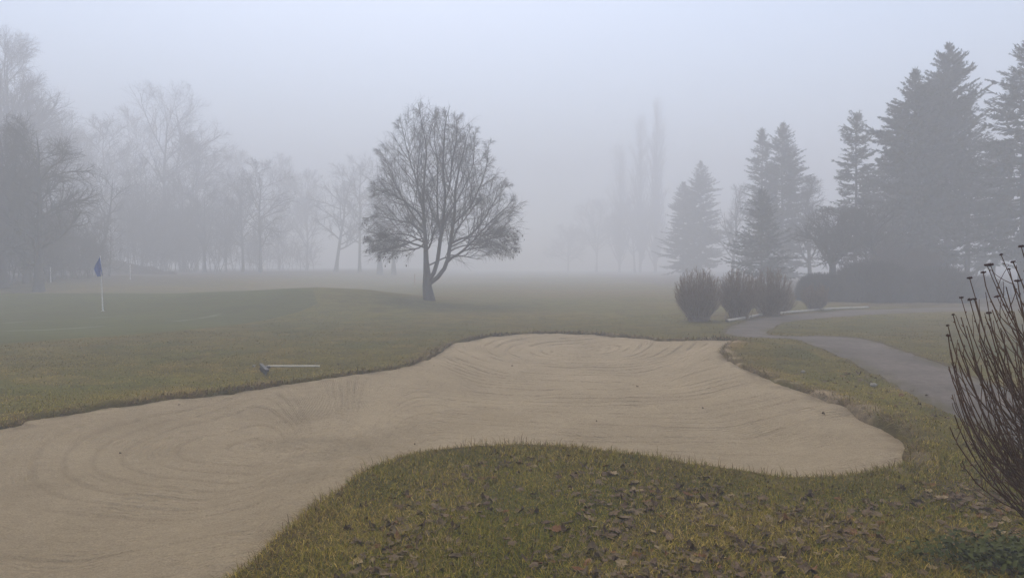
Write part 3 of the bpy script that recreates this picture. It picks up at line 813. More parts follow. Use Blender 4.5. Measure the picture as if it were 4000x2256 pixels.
    keep = (P1[:, 0, 2] > 1.75) & (P1[:, -1, 2] > 1.9); P1, R1 = P1[keep], R1[keep]
    crown.tubes(P1, R1, 4)
    l1 = np.linalg.norm(np.diff(P1, axis=1), axis=2).sum(1)
    P2, R2 = branch_level(rng, P1, R1, 12, .10, 1., 33, 10, lambda t, p: np.minimum(l1[p], 2.4) * .30 * (1 - .55 * t) + .09, 5, (0, 0, -.03), .08, .55, .0040)
    crown.tubes(P2, R2, 3)
    l2 = np.linalg.norm(np.diff(P2, axis=1), axis=2).sum(1)
    P3, R3 = branch_level(rng, P2, R2, 6, .2, 1., 30, 11, lambda t, p: l2[p] * .40 + .10, 4, (0, 0, -.16), .08, .75, .0028)
    keep = P3[:, -1, 2] > 1.35; P3, R3 = P3[keep], R3[keep]
    crown.tubes(P3, R3, 3)
    link('crown', crown.mesh('crown', M_twig), root)
    # a few dead leaves still hang from the lowest twigs
    cand = P3[P3[:, -1, 2] < 3.6][:, -1]
    S = cand[rng.integers(0, len(cand), 260)] - np.array([0, 0, .03])
    n = len(S); q = np.array([[-.35, 0, 0], [.35, 0, 0], [.28, 0, -1.], [-.22, 0, -.9]])
    az = rng.uniform(0, 6.28, n); s = rng.uniform(.05, .10, n)[:, None]
    V = np.stack([S[:, None, 0] + q[:, 0] * np.cos(az)[:, None] * s, S[:, None, 1] + q[:, 0] * np.sin(az)[:, None] * s, S[:, None, 2] + q[:, 2] * s], -1)
    lo = link('leaves', mesh_np('leaves', V.reshape(-1, 3), np.arange(n * 4).reshape(-1, 4), None, M_deadleaf), root); lo['kind'] = 'stuff'
lone_tree()

def conifer(label, cx, Y, prof, seed, low=1060, mat=None, gaps=.0, upt=.25, dens=1.0, group=None, lean=0., trunk_px=None):
    """prof: (pixel row, half width in pixels) from the top down"""
    rng = np.random.default_rng(seed); mat = mat or M_needle
    b = at(cx, 1060, Y); x0, y0 = b[0], b[1]; z0 = float(H(x0, y0))
    root = thing('conifer_tree', (x0, y0, z0), label, 'tree', group)
    zz = np.array([at(cx, p[0], Y)[2] - z0 for p in prof]); ww = np.array([p[1] for p in prof]) / F * Y
    Ht = zz[0]; zlow = at(cx, low, Y)[2] - z0
    t = np.linspace(0, 1, 8); tr = Ht * .013
    P = np.c_[lean * t, 0 * t, t * Ht]; P[0, 2] = -.15; P[1:-1, :2] += rng.normal(0, .03, (6, 2))
    R = tr * (1 - t) + .015
    g = Geo(); g.tubes(P, R, 7); link('trunk', g.mesh('trunk', M_bark), root)
    # boughs in uneven whorls
    zs, z = [], Ht - .12
    while z > zlow:
        zs.append(z); z -= rng.uniform(.24, .46) * (.55 + .45 * (Ht - z) / Ht + .15)
    zs = np.array(zs)
    nb = 9
    Z = np.repeat(zs, nb) + rng.normal(0, .10, len(zs) * nb)
    if gaps:
        hole = vnoise(Z * .9 + seed * 3.1, np.tile(np.arange(nb), len(zs)) * 1.37)
        Z = Z[hole > gaps]
    az = rng.uniform(0, 2 * np.pi, len(Z))
    Lb = np.interp(Z, zz[::-1], ww[::-1]) * (.50 + .70 * rng.random(len(Z)) ** .8) * (.70 + .58 * vnoise(Z * .7 + seed, az * 1.4 + seed * .7)) + .10
    rel = np.clip((Ht - Z) / Ht, 0, 1)
    el = np.interp(rel, [0, .1, .3, 1], [1.0, .55, .15 + upt * .4, -.15 + upt * .3]) + rng.normal(0, .10, len(Z))
    D = np.c_[np.cos(az) * np.cos(el), np.sin(az) * np.cos(el), np.sin(el)]
    S = np.c_[lean * Z / Ht, 0 * Z, Z]
    B = grow(rng, S, D, Lb, 6, (0, 0, .0), .05)
    sag = (np.linspace(0, 1, 6)[None] ** 1.3 * (1 - .75 * np.linspace(0, 1, 6)[None] ** 2)) * (Lb * .28 * rel)[:, None]
    B[:, :, 2] -= sag
    RB = (.010 + .010 * Lb)[:, None] * np.linspace(1, .3, 6)[None]
    crown = Geo(); crown.tubes(B, RB, 3)
    # sprays of needles: along each bough to both sides, tips forward, many of them hanging a little
    ns = np.maximum((Lb / .036 * dens).astype(int), 8)
    par = np.repeat(np.arange(len(Z)), ns)
    n = len(par)
    tt = rng.uniform(.12, 1.03, n) ** .85
    f = np.clip(tt * 5, 0, 4.999); i = f.astype(int); w = (f - i)[:, None]
    pos = B[par, i] * (1 - w) + B[par, i + 1] * w
    tan = norm(B[par, i + 1] - B[par, i])
    side = norm(np.cross(tan, np.array([0, 0, 1.]))) * rng.choice([-1, 1], n)[:, None]
    dn = np.array([0, 0, 1.]) * rng.normal(-.25 + .25 * upt, .35, n)[:, None]
    dr = norm(tan * rng.uniform(.5, 1.1, n)[:, None] + side * rng.uniform(.2, .95, n)[:, None] + dn)
    sl = (.12 + .52 * np.clip(1.05 - tt, .08, .75) * np.minimum(Lb[par], 2.4) / 2.4 + .05) * rng.uniform(.6, 1.25, n)
    sw = sl * rng.uniform(.20, .34, n)
    sd = norm(np.cross(dr, rng.normal(0, .6, (n, 3)) + np.array([0, 0, 1.])))
    tip = pos + dr * sl[:, None]; m1 = pos + dr * (sl * .45)[:, None] + sd * sw[:, None] * .5; m2 = pos + dr * (sl * .45)[:, None] - sd * sw[:, None] * .5
    m1[:, 2] -= .02; m2[:, 2] -= .02
    V = np.stack([pos, m1, tip, m2], 1).reshape(-1, 3)
    crown.add(V, np.arange(n * 4).reshape(-1, 4))
    # the leader and the upright shoots round it
    m = 26; zt = Ht - rng.random(m) * .9; a2 = rng.uniform(0, 6.28, m); e2 = rng.uniform(.35, 1.2, m)
    D2 = np.c_[np.cos(a2) * np.cos(e2), np.sin(a2) * np.cos(e2), np.sin(e2)]; D2[0] = (0, 0, 1)
    Q2 = grow(rng, np.c_[lean * zt / Ht, 0 * zt, zt], D2, np.where(np.arange(m) == 0, .55, rng.uniform(.15, .5, m)), 4, (0, 0, .1), .05)
    crown.tubes(Q2, np.array([[.030, .034, .024, .006]]) * np.ones((m, 1)), 4)
    link('crown', crown.mesh('crown', mat), root)

def poplar(label, px, Y, top, hw, seed):
    rng = np.random.default_rng(seed)
    b = at(px, 1060, Y); z0 = float(H(b[0], b[1])); Ht = at(px, top, Y)[2] - z0; rx = hw / F * Y
    root = thing('poplar_tree', (b[0], b[1], z0), label, 'tree', 'tall slim poplars far off in the fog')
    t = np.linspace(0, 1, 9); P = np.c_[rng.normal(0, .08, 9), rng.normal(0, .08, 9), t * Ht * .95]; P[0] = (0, 0, -.15); R = Ht * .009 * (1 - t) + .02
    g = Geo(); g.tubes(P, R, 7); link('trunk', g.mesh('trunk', M_bark), root)
    env = ellipsoid_env((0, 0, Ht * .45), rx, Ht * .56, Ht * .40)
    P1, R1 = branch_level(rng, P[None], R[None], 110, .03, .97, 24, 7, lambda t, p: Ht * (.30 - .20 * t), 6, (0, 0, .10), .06, .45, .014, env)
    P2, R2 = branch_level(rng, P1, R1, 9, .1, 1, 28, 8, lambda t, p: 1.6 + 0 * t, 4, (0, 0, .12), .1, .6, .010, env)
    P3, R3 = branch_level(rng, P2, R2, 5, .2, 1, 30, 10, lambda t, p: .7 + 0 * t, 3, (0, 0, .05), .1, .7, .009)
    c = Geo(); c.tubes(P1, R1, 4); c.tubes(P2, R2, 3); c.tubes(P3, R3, 3)
    link('crown', c.mesh('crown', M_twig), root)

WOOD = 'bare trees of the foggy wood behind the putting green'
bt = bare_tree
bt('big dense bare tree behind the blue flag, dark tangled twigs', 150, 42, 415, 235, 1, low=.03, start=.14, n1=28, n2=11, n3=8, n4=2, rmin=.0068, up=.02, ang=(62, 12), group=WOOD, tr=.24)
bt('dark bare tree at the edge of the wood, half cut off by the frame', 10, 43, 430, 225, 2, low=.03, start=.12, n1=28, n2=11, n3=8, n4=2, rmin=.0068, up=.03, ang=(60, 12), group=WOOD, tr=.28)
bt('dark bare tree standing between the two dark tangled trees of the bank', 105, 46, 470, 210, 6, low=.03, start=.12, n1=24, n2=10, n3=8, n4=2, rmin=.0068, up=.03, ang=(60, 12), group=WOOD, tr=.2)
bt('tall pale bare tree rising high above the darker trees at the edge of the wood', 70, 78, 95, 235, 3, low=.2, n1=40, n2=12, n3=9, n4=3, rmin=.009, up=.09, ang=(42, 10), group=WOOD)
bt('small multi-stemmed tree with low branches on the bank, just behind the blue flag', 290, 52, 790, 115, 4, low=.02, forks=3, n1=9, n2=7, n3=5, rmin=.012, up=.03, group=WOOD, tr=.11, start=.1)
bt('slim tree leaning over the bank to one side of the blue flag', 385, 62, 640, 110, 5, low=.25, n1=12, n2=8, n3=6, rmin=.012, lean=1.6, group=WOOD, tr=.16)
bt('large bare tree with thick curved limbs spreading over the wood', 640, 102, 300, 300, 16, low=.30, n1=13, n2=10, n3=9, n4=3, rmin=.010, up=.05, ang=(50, 12), group=WOOD, tr=.36, start=.30)
for i, (px, Y, top, hw, lb) in enumerate([
        (470, 82, 660, 110, 'slim upright tree between the leaning tree and the thick-limbed tree'),
        (555, 86, 600, 120, 'slender tree close beside the thick trunk of the large limbed tree'),
        (715, 86, 640, 120, 'slender tree just past the thick trunk of the large limbed tree'),
        (800, 84, 690, 110, 'thin twiggy tree between the large limbed tree and the forked leafy tree'),
        (120, 62, 560, 160, 'blurred tree in the wood seen through the twigs of the dark trees')]):
    bt(lb, px, Y, top, hw, 30 + i, low=.08, n1=16, n2=8, n3=7, rmin=.013, up=.05, group=WOOD, tr=.15)
bt('forked tree with fine drooping twigs and a round crown at the end of the wood', 950, 90, 640, 150, 51, low=.18, forks=2, n1=16, n2=9, n3=8, rmin=.010, up=.04, droop=.05, group=WOOD, tr=.17, leaves=900)
bt('straight-trunked tree with a round crown of withered leaves beside the forked tree', 1018, 88, 600, 165, 52, low=.2, n1=22, n2=10, n3=9, rmin=.010, up=.03, droop=.05, group=WOOD, tr=.19, leaves=1500)
for i, (px, Y, top, hw, lb) in enumerate([
        (880, 135, 540, 170, 'pale ghostly tree far behind the forked tree, almost lost in fog'),
        (1090, 138, 590, 140, 'pale ghostly tree just past the straight-trunked leafy tree'),
        (330, 120, 470, 190, 'pale ghostly tree above the slim leaning tree, deep in the wood'),
        (500, 120, 400, 190, 'tall pale ghostly tree beside the limbs of the large tree'),
        (245, 92, 400, 185, 'tall hazy tree filling the gap beside the tall pale tree of the wood'),
        (420, 100, 430, 180, 'hazy tree rising over the slim leaning tree and the thicket'),
        (770, 104, 500, 180, 'hazy tree rising beyond the drooping limbs of the large limbed tree'),
        (1200, 135, 640, 130, 'faintest tree of the wood, in the gap before the leaning tree')]):
    bt(lb, px, Y, top, hw, 60 + i, low=.06, n1=30, n2=11, n3=9, rmin=.018, up=.07, group=WOOD, tr=.2, ang=(45, 10))
bt('leaning bare tree with a slanting trunk between the wood and the lone tree', 1312, 106, 610, 140, 70, low=.22, n1=18, n2=9, n3=8, n4=2, rmin=.009, lean=1.6, up=.06, group=WOOD, tr=.26)
bt('straight grey trunk with upright branches next to the leaning tree', 1405, 108, 570, 110, 71, low=.25, n1=18, n2=9, n3=8, rmin=.012, up=.09, group=WOOD, tr=.22)
bt('thick grey trunk seen under the lower twigs of the lone tree', 1484, 104, 560, 120, 72, low=.28, n1=16, n2=9, n3=7, rmin=.012, up=.09, group=WOOD, tr=.36)
bt('second thick trunk under the lone tree, closest to its stem', 1538, 108, 580, 110, 73, low=.28, n1=16, n2=9, n3=7, rmin=.012, up=.09, group=WOOD, tr=.30)

poplar('tallest poplar of the foggy row, a slim grey column', 2560, 180, 385, 66, 81)
poplar('second poplar, slightly shorter and close beside the tallest one', 2500, 184, 450, 66, 82)
poplar('shortest and broadest poplar of the row, faint in the fog', 2420, 188, 570, 100, 83)
for i, (px, Y, top, hw, lb) in enumerate([
        (2330, 195, 770, 150, 'low faint tree in the fog beside the shortest poplar'),
        (2220, 205, 870, 120, 'faintest low tree where the fairway vanishes in fog'),
        (2480, 178, 760, 150, 'round faint tree at the feet of the poplars')]):
    bt(lb, px, Y, top, hw, 90 + i, low=.03, n1=26, n2=10, n3=9, rmin=.024, up=.05, group='faint far trees at the end of the fairway', tr=.25)

CON = 'dark conifers beyond the footpath'
conifer('far spruce with a pointed top, palest of the conifers', 2735, 98, [(636, 6), (670, 22), (720, 48), (800, 88), (900, 112), (1000, 120), (1060, 112)], 101, low=1052, group=CON)
conifer('shorter spruce joined to the flank of the palest spruce', 2668, 100, [(715, 6), (760, 30), (830, 55), (920, 75), (1010, 90), (1060, 85)], 102, low=1056, group=CON)
conifer('slim spruce with the higher tip of the twin pair behind the clipped shrubs', 3052, 68, [(488, 5), (520, 24), (590, 60), (680, 90), (760, 104), (900, 116), (1010, 122), (1080, 104)], 103, low=1075, group=CON, upt=.35)
conifer('slim spruce with the lower tip of the twin pair, ragged side branches', 2972, 70, [(512, 6), (545, 24), (600, 42), (700, 58), (800, 70), (900, 84), (1040, 90)], 104, low=1060, group=CON, gaps=.22)
conifer('broad low dark fir directly behind the row of clipped shrubs', 2972, 50, [(752, 8), (790, 36), (850, 74), (930, 108), (1000, 118), (1060, 112), (1090, 90)], 105, low=1085, group=CON, mat=M_needle2, upt=.6)
conifer('ragged spruce with wide gaps between its drooping boughs', 3338, 50, [(458, 20), (480, 34), (505, 26), (530, 58), (560, 64), (590, 34), (640, 66), (690, 86), (740, 74), (790, 116), (850, 130), (930, 120), (1000, 90)], 106, low=1010, group=CON, gaps=.30, upt=.05)
conifer('massive rounded spruce, widest of the conifers', 3562, 46, [(284, 6), (320, 24), (380, 60), (440, 92), (520, 128), (620, 152), (750, 168), (900, 182), (1010, 190), (1090, 170)], 107, low=1085, group=CON, dens=1.8, upt=.4)
conifer('tallest spruce with spiky upswept branch tips', 3692, 47, [(178, 5), (210, 22), (270, 66), (330, 92), (420, 112), (520, 124), (640, 132), (800, 128), (940, 110)], 108, low=960, group=CON, gaps=.05, upt=1.1, dens=1.6)
conifer('thin see-through spruce with a bare lower trunk', 3778, 48, [(368, 4), (420, 26), (500, 58), (600, 92), (700, 112), (850, 118), (960, 100)], 109, low=985, group=CON, gaps=.38, upt=.5, dens=.9)
conifer('tall spruce at the frame edge with long layered boughs', 3990, 43, [(178, 6), (215, 40), (250, 62), (290, 46), (330, 118), (370, 84), (420, 150), (480, 130), (540, 176), (640, 196), (800, 210), (950, 200)], 110, low=1010, group=CON, gaps=.20, upt=.1, mat=M_needle2, dens=1.1)
conifer('dense spruce hidden behind the massive rounded one, filling its flank', 3450, 53, [(610, 6), (660, 50), (740, 90), (850, 120), (1000, 135)], 112, low=1050, group=CON)
conifer('spruce standing close behind the tallest one, joining it to the rounded one', 3625, 52, [(330, 6), (380, 44), (460, 86), (600, 120), (800, 140), (1000, 150)], 113, low=1050, group=CON, dens=1.5)
conifer('dark spruce filling the gap behind the thin see-through spruce', 3880, 56, [(560, 6), (620, 50), (720, 90), (850, 120), (1000, 130)], 111, low=1040, group=CON, gaps=.15)

BT2 = 'bare trees among the conifers'
bt('bare tree with upright branches between the palest spruce and the twin spruces', 2862, 84, 690, 105, 121, low=.15, n1=16, n2=9, n3=8, rmin=.010, up=.10, ang=(38, 10), group=BT2, tr=.2)
bt('slender bare tree between the twin spruces and the ragged spruce', 3165, 62, 680, 115, 122, low=.2, n1=20, n2=9, n3=8, n4=2, rmin=.008, up=.09, ang=(40, 10), group=BT2, tr=.19)
bt('low spreading bare tree with a thick flared trunk behind the rounded hedge', 3252, 42, 800, 190, 123, low=.26, n1=24, n2=10, n3=8, n4=2, rmin=.007, up=.02, ang=(58, 10), group=BT2, tr=.26, start=.32)
bt('wiry bare tree against the flank of the massive rounded spruce', 3420, 41, 760, 200, 124, low=.2, n1=22, n2=10, n3=8, rmin=.007, up=.02, ang=(60, 10), group=BT2, tr=.13)

# ------------------------------------------------------------------ shrubs
def vase_shrub(name, label, cat, px, base_py, hw, top_py, seed, nstem, mat, group=None, rmin=.005, ntw=5, spread=.40, Yo=0):
    rng = np.random.default_rng(seed)
    g0 = gp(px, base_py); Y = g0[1] + Yo; x0 = g0[0] * Y / g0[1]; z0 = float(H(x0, Y))
    Hh = at(px, top_py, Y)[2] - z0; rx = hw * 1.04 / F * Y
    root = thing(name, (x0, Y, z0), label, cat, group)
    n = nstem
    # targets on and inside a rounded, sheared outline
    th = rng.uniform(0, 2 * np.pi, n); u = rng.random(n)
    ph = np.arccos(1 - 1.35 * u)                  # from the top down to below the middle
    rr = rng.uniform(.55, 1.0, n) ** .6
    zc, rz = Hh * .51, Hh * .49
    flat = .9
    T = np.c_[rx * rr * np.sin(ph) * np.cos(th), rx * rr * np.sin(ph) * np.sin(th), zc + rz * rr * np.cos(ph) * np.where(np.cos(ph) < 0, 1.2, 1)]
    S = np.c_[rng.normal(0, rx * spread * .5, n), rng.normal(0, rx * spread * .5, n), np.full(n, -.04)]
    k = 7; t = np.linspace(0, 1, k)[None, :, None]
    C = np.c_[S[:, :2] + (T[:, :2] - S[:, :2]) * .74, T[:, 2] * .42]
    P = S[:, None] * (1 - t) ** 2 + 2 * C[:, None] * t * (1 - t) + T[:, None] * t ** 2
    P[:, 1:] += np.cumsum(rng.normal(0, .010 * Hh, (n, k - 1, 3)), 1) * .6
    R = (rmin * 2.0) * np.linspace(1.25, .55, k)[None] * rng.uniform(.7, 1.3, (n, 1))
    st = Geo(); st.tubes(P, R, 4); a_ = rx * .42      # stems rise from one low rootstock
    lathe(st, [(.01, -.12), (a_, -.10), (a_ * .8, -.01), (a_ * .4, .02), (.01, .025)], 14)
    link('trunk', st.mesh('trunk', mat), root)
    env = ellipsoid_env((0, 0, zc), rx * 1.03, rz * 1.04, rz * 1.3)
    P1, R1 = branch_level(rng, P, R, ntw, .30, .98, 24, 8, lambda t, p: Hh * (.26 - .15 * t), 5, (0, 0, .03), .07, .7, rmin * .8, env, (0, 0, .2))
    P2, R2 = branch_level(rng, P1, R1, 3, .3, 1., 22, 9, lambda t, p: Hh * .08 + 0 * t, 3, (0, 0, .04), .08, .8, rmin * .65, ellipsoid_env((0, 0, zc), rx * 1.06, rz * 1.07, rz * 1.35))
    c = Geo(); c.tubes(P1, R1, 3); c.tubes(P2, R2, 3)
    link('crown', c.mesh('crown', mat), root)
    return root
SH = 'clipped bare shrubs beside the log edging'
vase_shrub('bare_shrub', 'largest clipped vase-shaped bare shrub, standing apart on the grass at the head of the row', 'shrub', 2727, 1253, 92, 1040, 201, 230, M_shrub, SH, rmin=.0050)
vase_shrub('bare_shrub', 'second clipped bare shrub of the row, darker and narrower at the foot', 'shrub', 2885, 1243, 80, 1044, 202, 230, M_shrub, SH, rmin=.0055)
vase_shrub('bare_shrub', 'third clipped bare shrub, with light showing between its splayed stems', 'shrub', 3005, 1232, 84, 1040, 203, 200, M_shrub, SH, rmin=.0052)
vase_shrub('bare_shrub', 'small sparse shrub tucked against the third clipped shrub', 'shrub', 3060, 1219, 52, 1128, 204, 80, M_shrub, SH, rmin=.0045)
vase_shrub('bare_shrub', 'low rounded yellowish shrub in front of the dark hedge', 'shrub', 3183, 1211, 58, 1100, 205, 170, M_shrub, SH, rmin=.0050)

def twig_dome(name, label, cat, cx, base_py, hw, top_py, depth, seed, n, mat, group=None, shaggy=.0, rough=.14):
    """dense hedge: thousands of short twigs through a rounded volume"""
    rng = np.random.default_rng(seed)
    g0 = gp(cx, base_py); Y = g0[1] + depth; x0 = g0[0] * Y / g0[1]; z0 = float(H(x0, Y))
    Hh = at(cx, top_py, Y)[2] - z0; rx = hw / F * Y; ry = depth
    root = thing(name, (x0, Y, z0), label, cat, group)
    th = rng.uniform(0, 2 * np.pi, n); c = rng.uniform(0, 1, n) ** .8; r = rng.uniform(.25, 1, n) ** .45
    s = np.sqrt(1 - c ** 2)
    dome = np.maximum(np.abs(s), 0) ** .65
    P0 = np.c_[rx * r * dome * np.cos(th), ry * r * dome * np.sin(th), Hh * np.clip(r, 0, 1) * c ** .9 * .98 + .02]
    lum = 1 + rough * (fbm(P0[:, 0] * 1.1 + seed, P0[:, 2] * 1.3 + P0[:, 1] * .7, 3) - .5) * 2
    P0 *= lum[:, None]
    D = norm(np.c_[P0[:, 0] / rx, P0[:, 1] / ry, P0[:, 2] / Hh * .6 + .75] + rng.normal(0, .35, (n, 3)))
    L = rng.uniform(.12, .34, n) * (1 + shaggy * rng.random(n) * 2.5)
    P = grow(rng, P0 - D * (L * .6)[:, None], D, L, 4, (0, 0, .05), .14)
    P[:, :, 2] = np.maximum(P[:, :, 2], .02)
    g = Geo(); g.tubes(P, np.full((n, 4), .0085) * np.linspace(1.2, .6, 4), 3)
    link('crown', g.mesh('crown', mat), root)
    st = Geo(); m = 26
    S = np.c_[rng.uniform(-.7, .7, m) * rx, rng.uniform(-.6, .6, m) * ry, np.full(m, -.05)]
    Q = grow(rng, S, np.c_[rng.normal(0, .25, (m, 2)), np.ones(m)], np.full(m, Hh * .8), 5, (0, 0, .1), .12)
    st.tubes(Q, np.full((m, 5), .022) * np.linspace(1.2, .5, 5), 5)
    link('trunk', st.mesh('trunk', M_bark), root)
def long_hedge():
    rng = np.random.default_rng(350); Y = 70.0
    a, b = at(-90, 1060, Y)[0], at(880, 1060, Y)[0]; n = 24000
    x = rng.uniform(a, b, n); zb = H(x, np.full(n, Y)); top = at(300, 1004, Y)[2] - 2.3 * sstep(b - 13, b, x) + (.16 + .7 * sstep(b - 11, b - 5, x)) * (fbm(x * 1.1, x * 0 + 3, 3) - .5)
    kp = (top > zb + .12) & (rng.random(n) < 1 - .75 * sstep(b - 12, b - 4, x)); x, zb, top = x[kp], zb[kp], top[kp]; n = len(x)
    root = thing('hedge', ((a + b) / 2, Y, float(H((a + b) / 2, Y))), 'long low dark hedge behind the two white stakes, running along the wood', 'hedge')
    o = np.array(root.location); u = rng.random(n) ** .7
    P0 = np.c_[x - o[0], rng.normal(0, .32, n), zb + (top - zb) * u - o[2]]
    D = norm(np.c_[rng.normal(0, .5, (n, 2)), np.abs(rng.normal(.6, .5, n))]); L = rng.uniform(.12, .34, n)
    P = grow(rng, P0 - D * L[:, None], D, L, 3, (0, 0, .05), .12)
    g = Geo(); g.tubes(P, np.full((n, 3), .014) * np.linspace(1.2, .6, 3), 3); link('crown', g.mesh('crown', M_shrub_red), root)
    m = 30; xs = np.linspace(a + .2, b - 9, m) + rng.normal(0, .08, m)
    S = np.c_[xs - o[0], rng.normal(0, .1, m), H(xs, np.full(m, Y)) - o[2] - .1]
    Q = grow(rng, S, np.c_[rng.normal(0, .2, (m, 2)), np.ones(m)], np.full(m, 1.1), 5, (0, 0, .1), .1)
    st = Geo(); st.tubes(Q, np.full((m, 5), .03) * np.linspace(1.2, .5, 5), 5); link('trunk', st.mesh('trunk', M_bark), root)
long_hedge()
UW = 'undergrowth of the foggy wood'
def thicket(label, px, Y, hw, top, depth, seed, n, mat):
    rng = np.random.default_rng(seed)
    b = at(px, 1060, Y); z0 = float(H(b[0], Y)); Hh = at(px, top, Y)[2] - z0; rx = hw / F * Y
    root = thing('thicket', (b[0], Y, z0), label, 'thicket', UW)
    S = np.c_[rng.uniform(-1, 1, n) * rx * .9, rng.normal(0, depth * .5, n), np.full(n, -.1)]
    hh = Hh * (1 - .45 * np.abs(S[:, 0] / rx) ** 2) * rng.uniform(.55, 1.05, n)
    P = grow(rng, S, np.c_[rng.normal(0, .18, (n, 2)), np.ones(n)], hh, 8, (0, 0, .05), .09)
    R0 = rng.uniform(.018, .05, n)[:, None] * np.linspace(1, .25, 8)[None]
    g = Geo(); g.tubes(P, R0, 5); link('trunk', g.mesh('trunk', M_bark), root)
    P1, R1 = branch_level(rng, P, R0, 14, .12, .98, 46, 14, lambda t, p: Hh * (.28 - .14 * t), 5, (0, 0, .06), .14, .5, .013)
    P2, R2 = branch_level(rng, P1, R1, 10, .15, 1., 42, 14, lambda t, p: Hh * .13 + 0 * t, 4, (0, 0, .02), .18, .6, .010)
    c = Geo(); c.tubes(P1, R1, 3); c.tubes(P2, R2, 3); link('crown', c.mesh('crown', mat), root)
for i, (px, Y, hw, top, n, lb) in enumerate([
        (40, 48, 190, 800, 60, 'tangled undergrowth at the foot of the dark tree cut off by the frame'),
        (250, 53, 160, 800, 44, 'undergrowth on the bank behind the small multi-stemmed tree'),
        (480, 78, 150, 720, 40, 'tall thicket on the bank between flagstick and thick-limbed tree'),
        (620, 86, 160, 690, 40, 'dense thicket around the thick trunk of the large limbed tree'),
        (770, 86, 160, 730, 40, 'dense thicket under the thin twiggy tree at the wood\'s edge'),
        (900, 98, 140, 780, 30, 'hazy thicket behind the forked tree'),
        (1100, 112, 120, 850, 24, 'faint low thicket past the straight-trunked leafy tree')]):
    thicket(lb, px, Y, hw, top, 3.0, 400 + i, n, M_twig)
HG = 'dark hedge bushes along the far side of the path'
twig_dome('hedge', 'rounded dark clipped hedge behind the low yellowish shrub', 'hedge', 3205, 1180, 96, 1066, 1.3, 301, 13000, M_shrub_dk, HG, rough=.03)
twig_dome('bush', 'big dense dark bush below the massive rounded spruce', 'bush', 3400, 1184, 150, 1020, 2.0, 302, 16000, M_shrub_dk, HG, shaggy=.6)
twig_dome('bush', 'tall reddish twiggy bush rising behind the dark bushes', 'bush', 3520, 1170, 150, 960, 2.2, 303, 15000, M_shrub_red, HG, shaggy=1.0)
twig_dome('bush', 'low dark bush past the reddish bush, under the thin spruce', 'bush', 3660, 1184, 130, 1050, 1.8, 304, 12000, M_shrub_dk, HG, shaggy=.8)
twig_dome('bush', 'lowest loose bush at the end of the hedge, beside the pale wall', 'bush', 3810, 1165, 85, 1080, 1.4, 305, 6000, M_shrub_red, HG, shaggy=1.2)

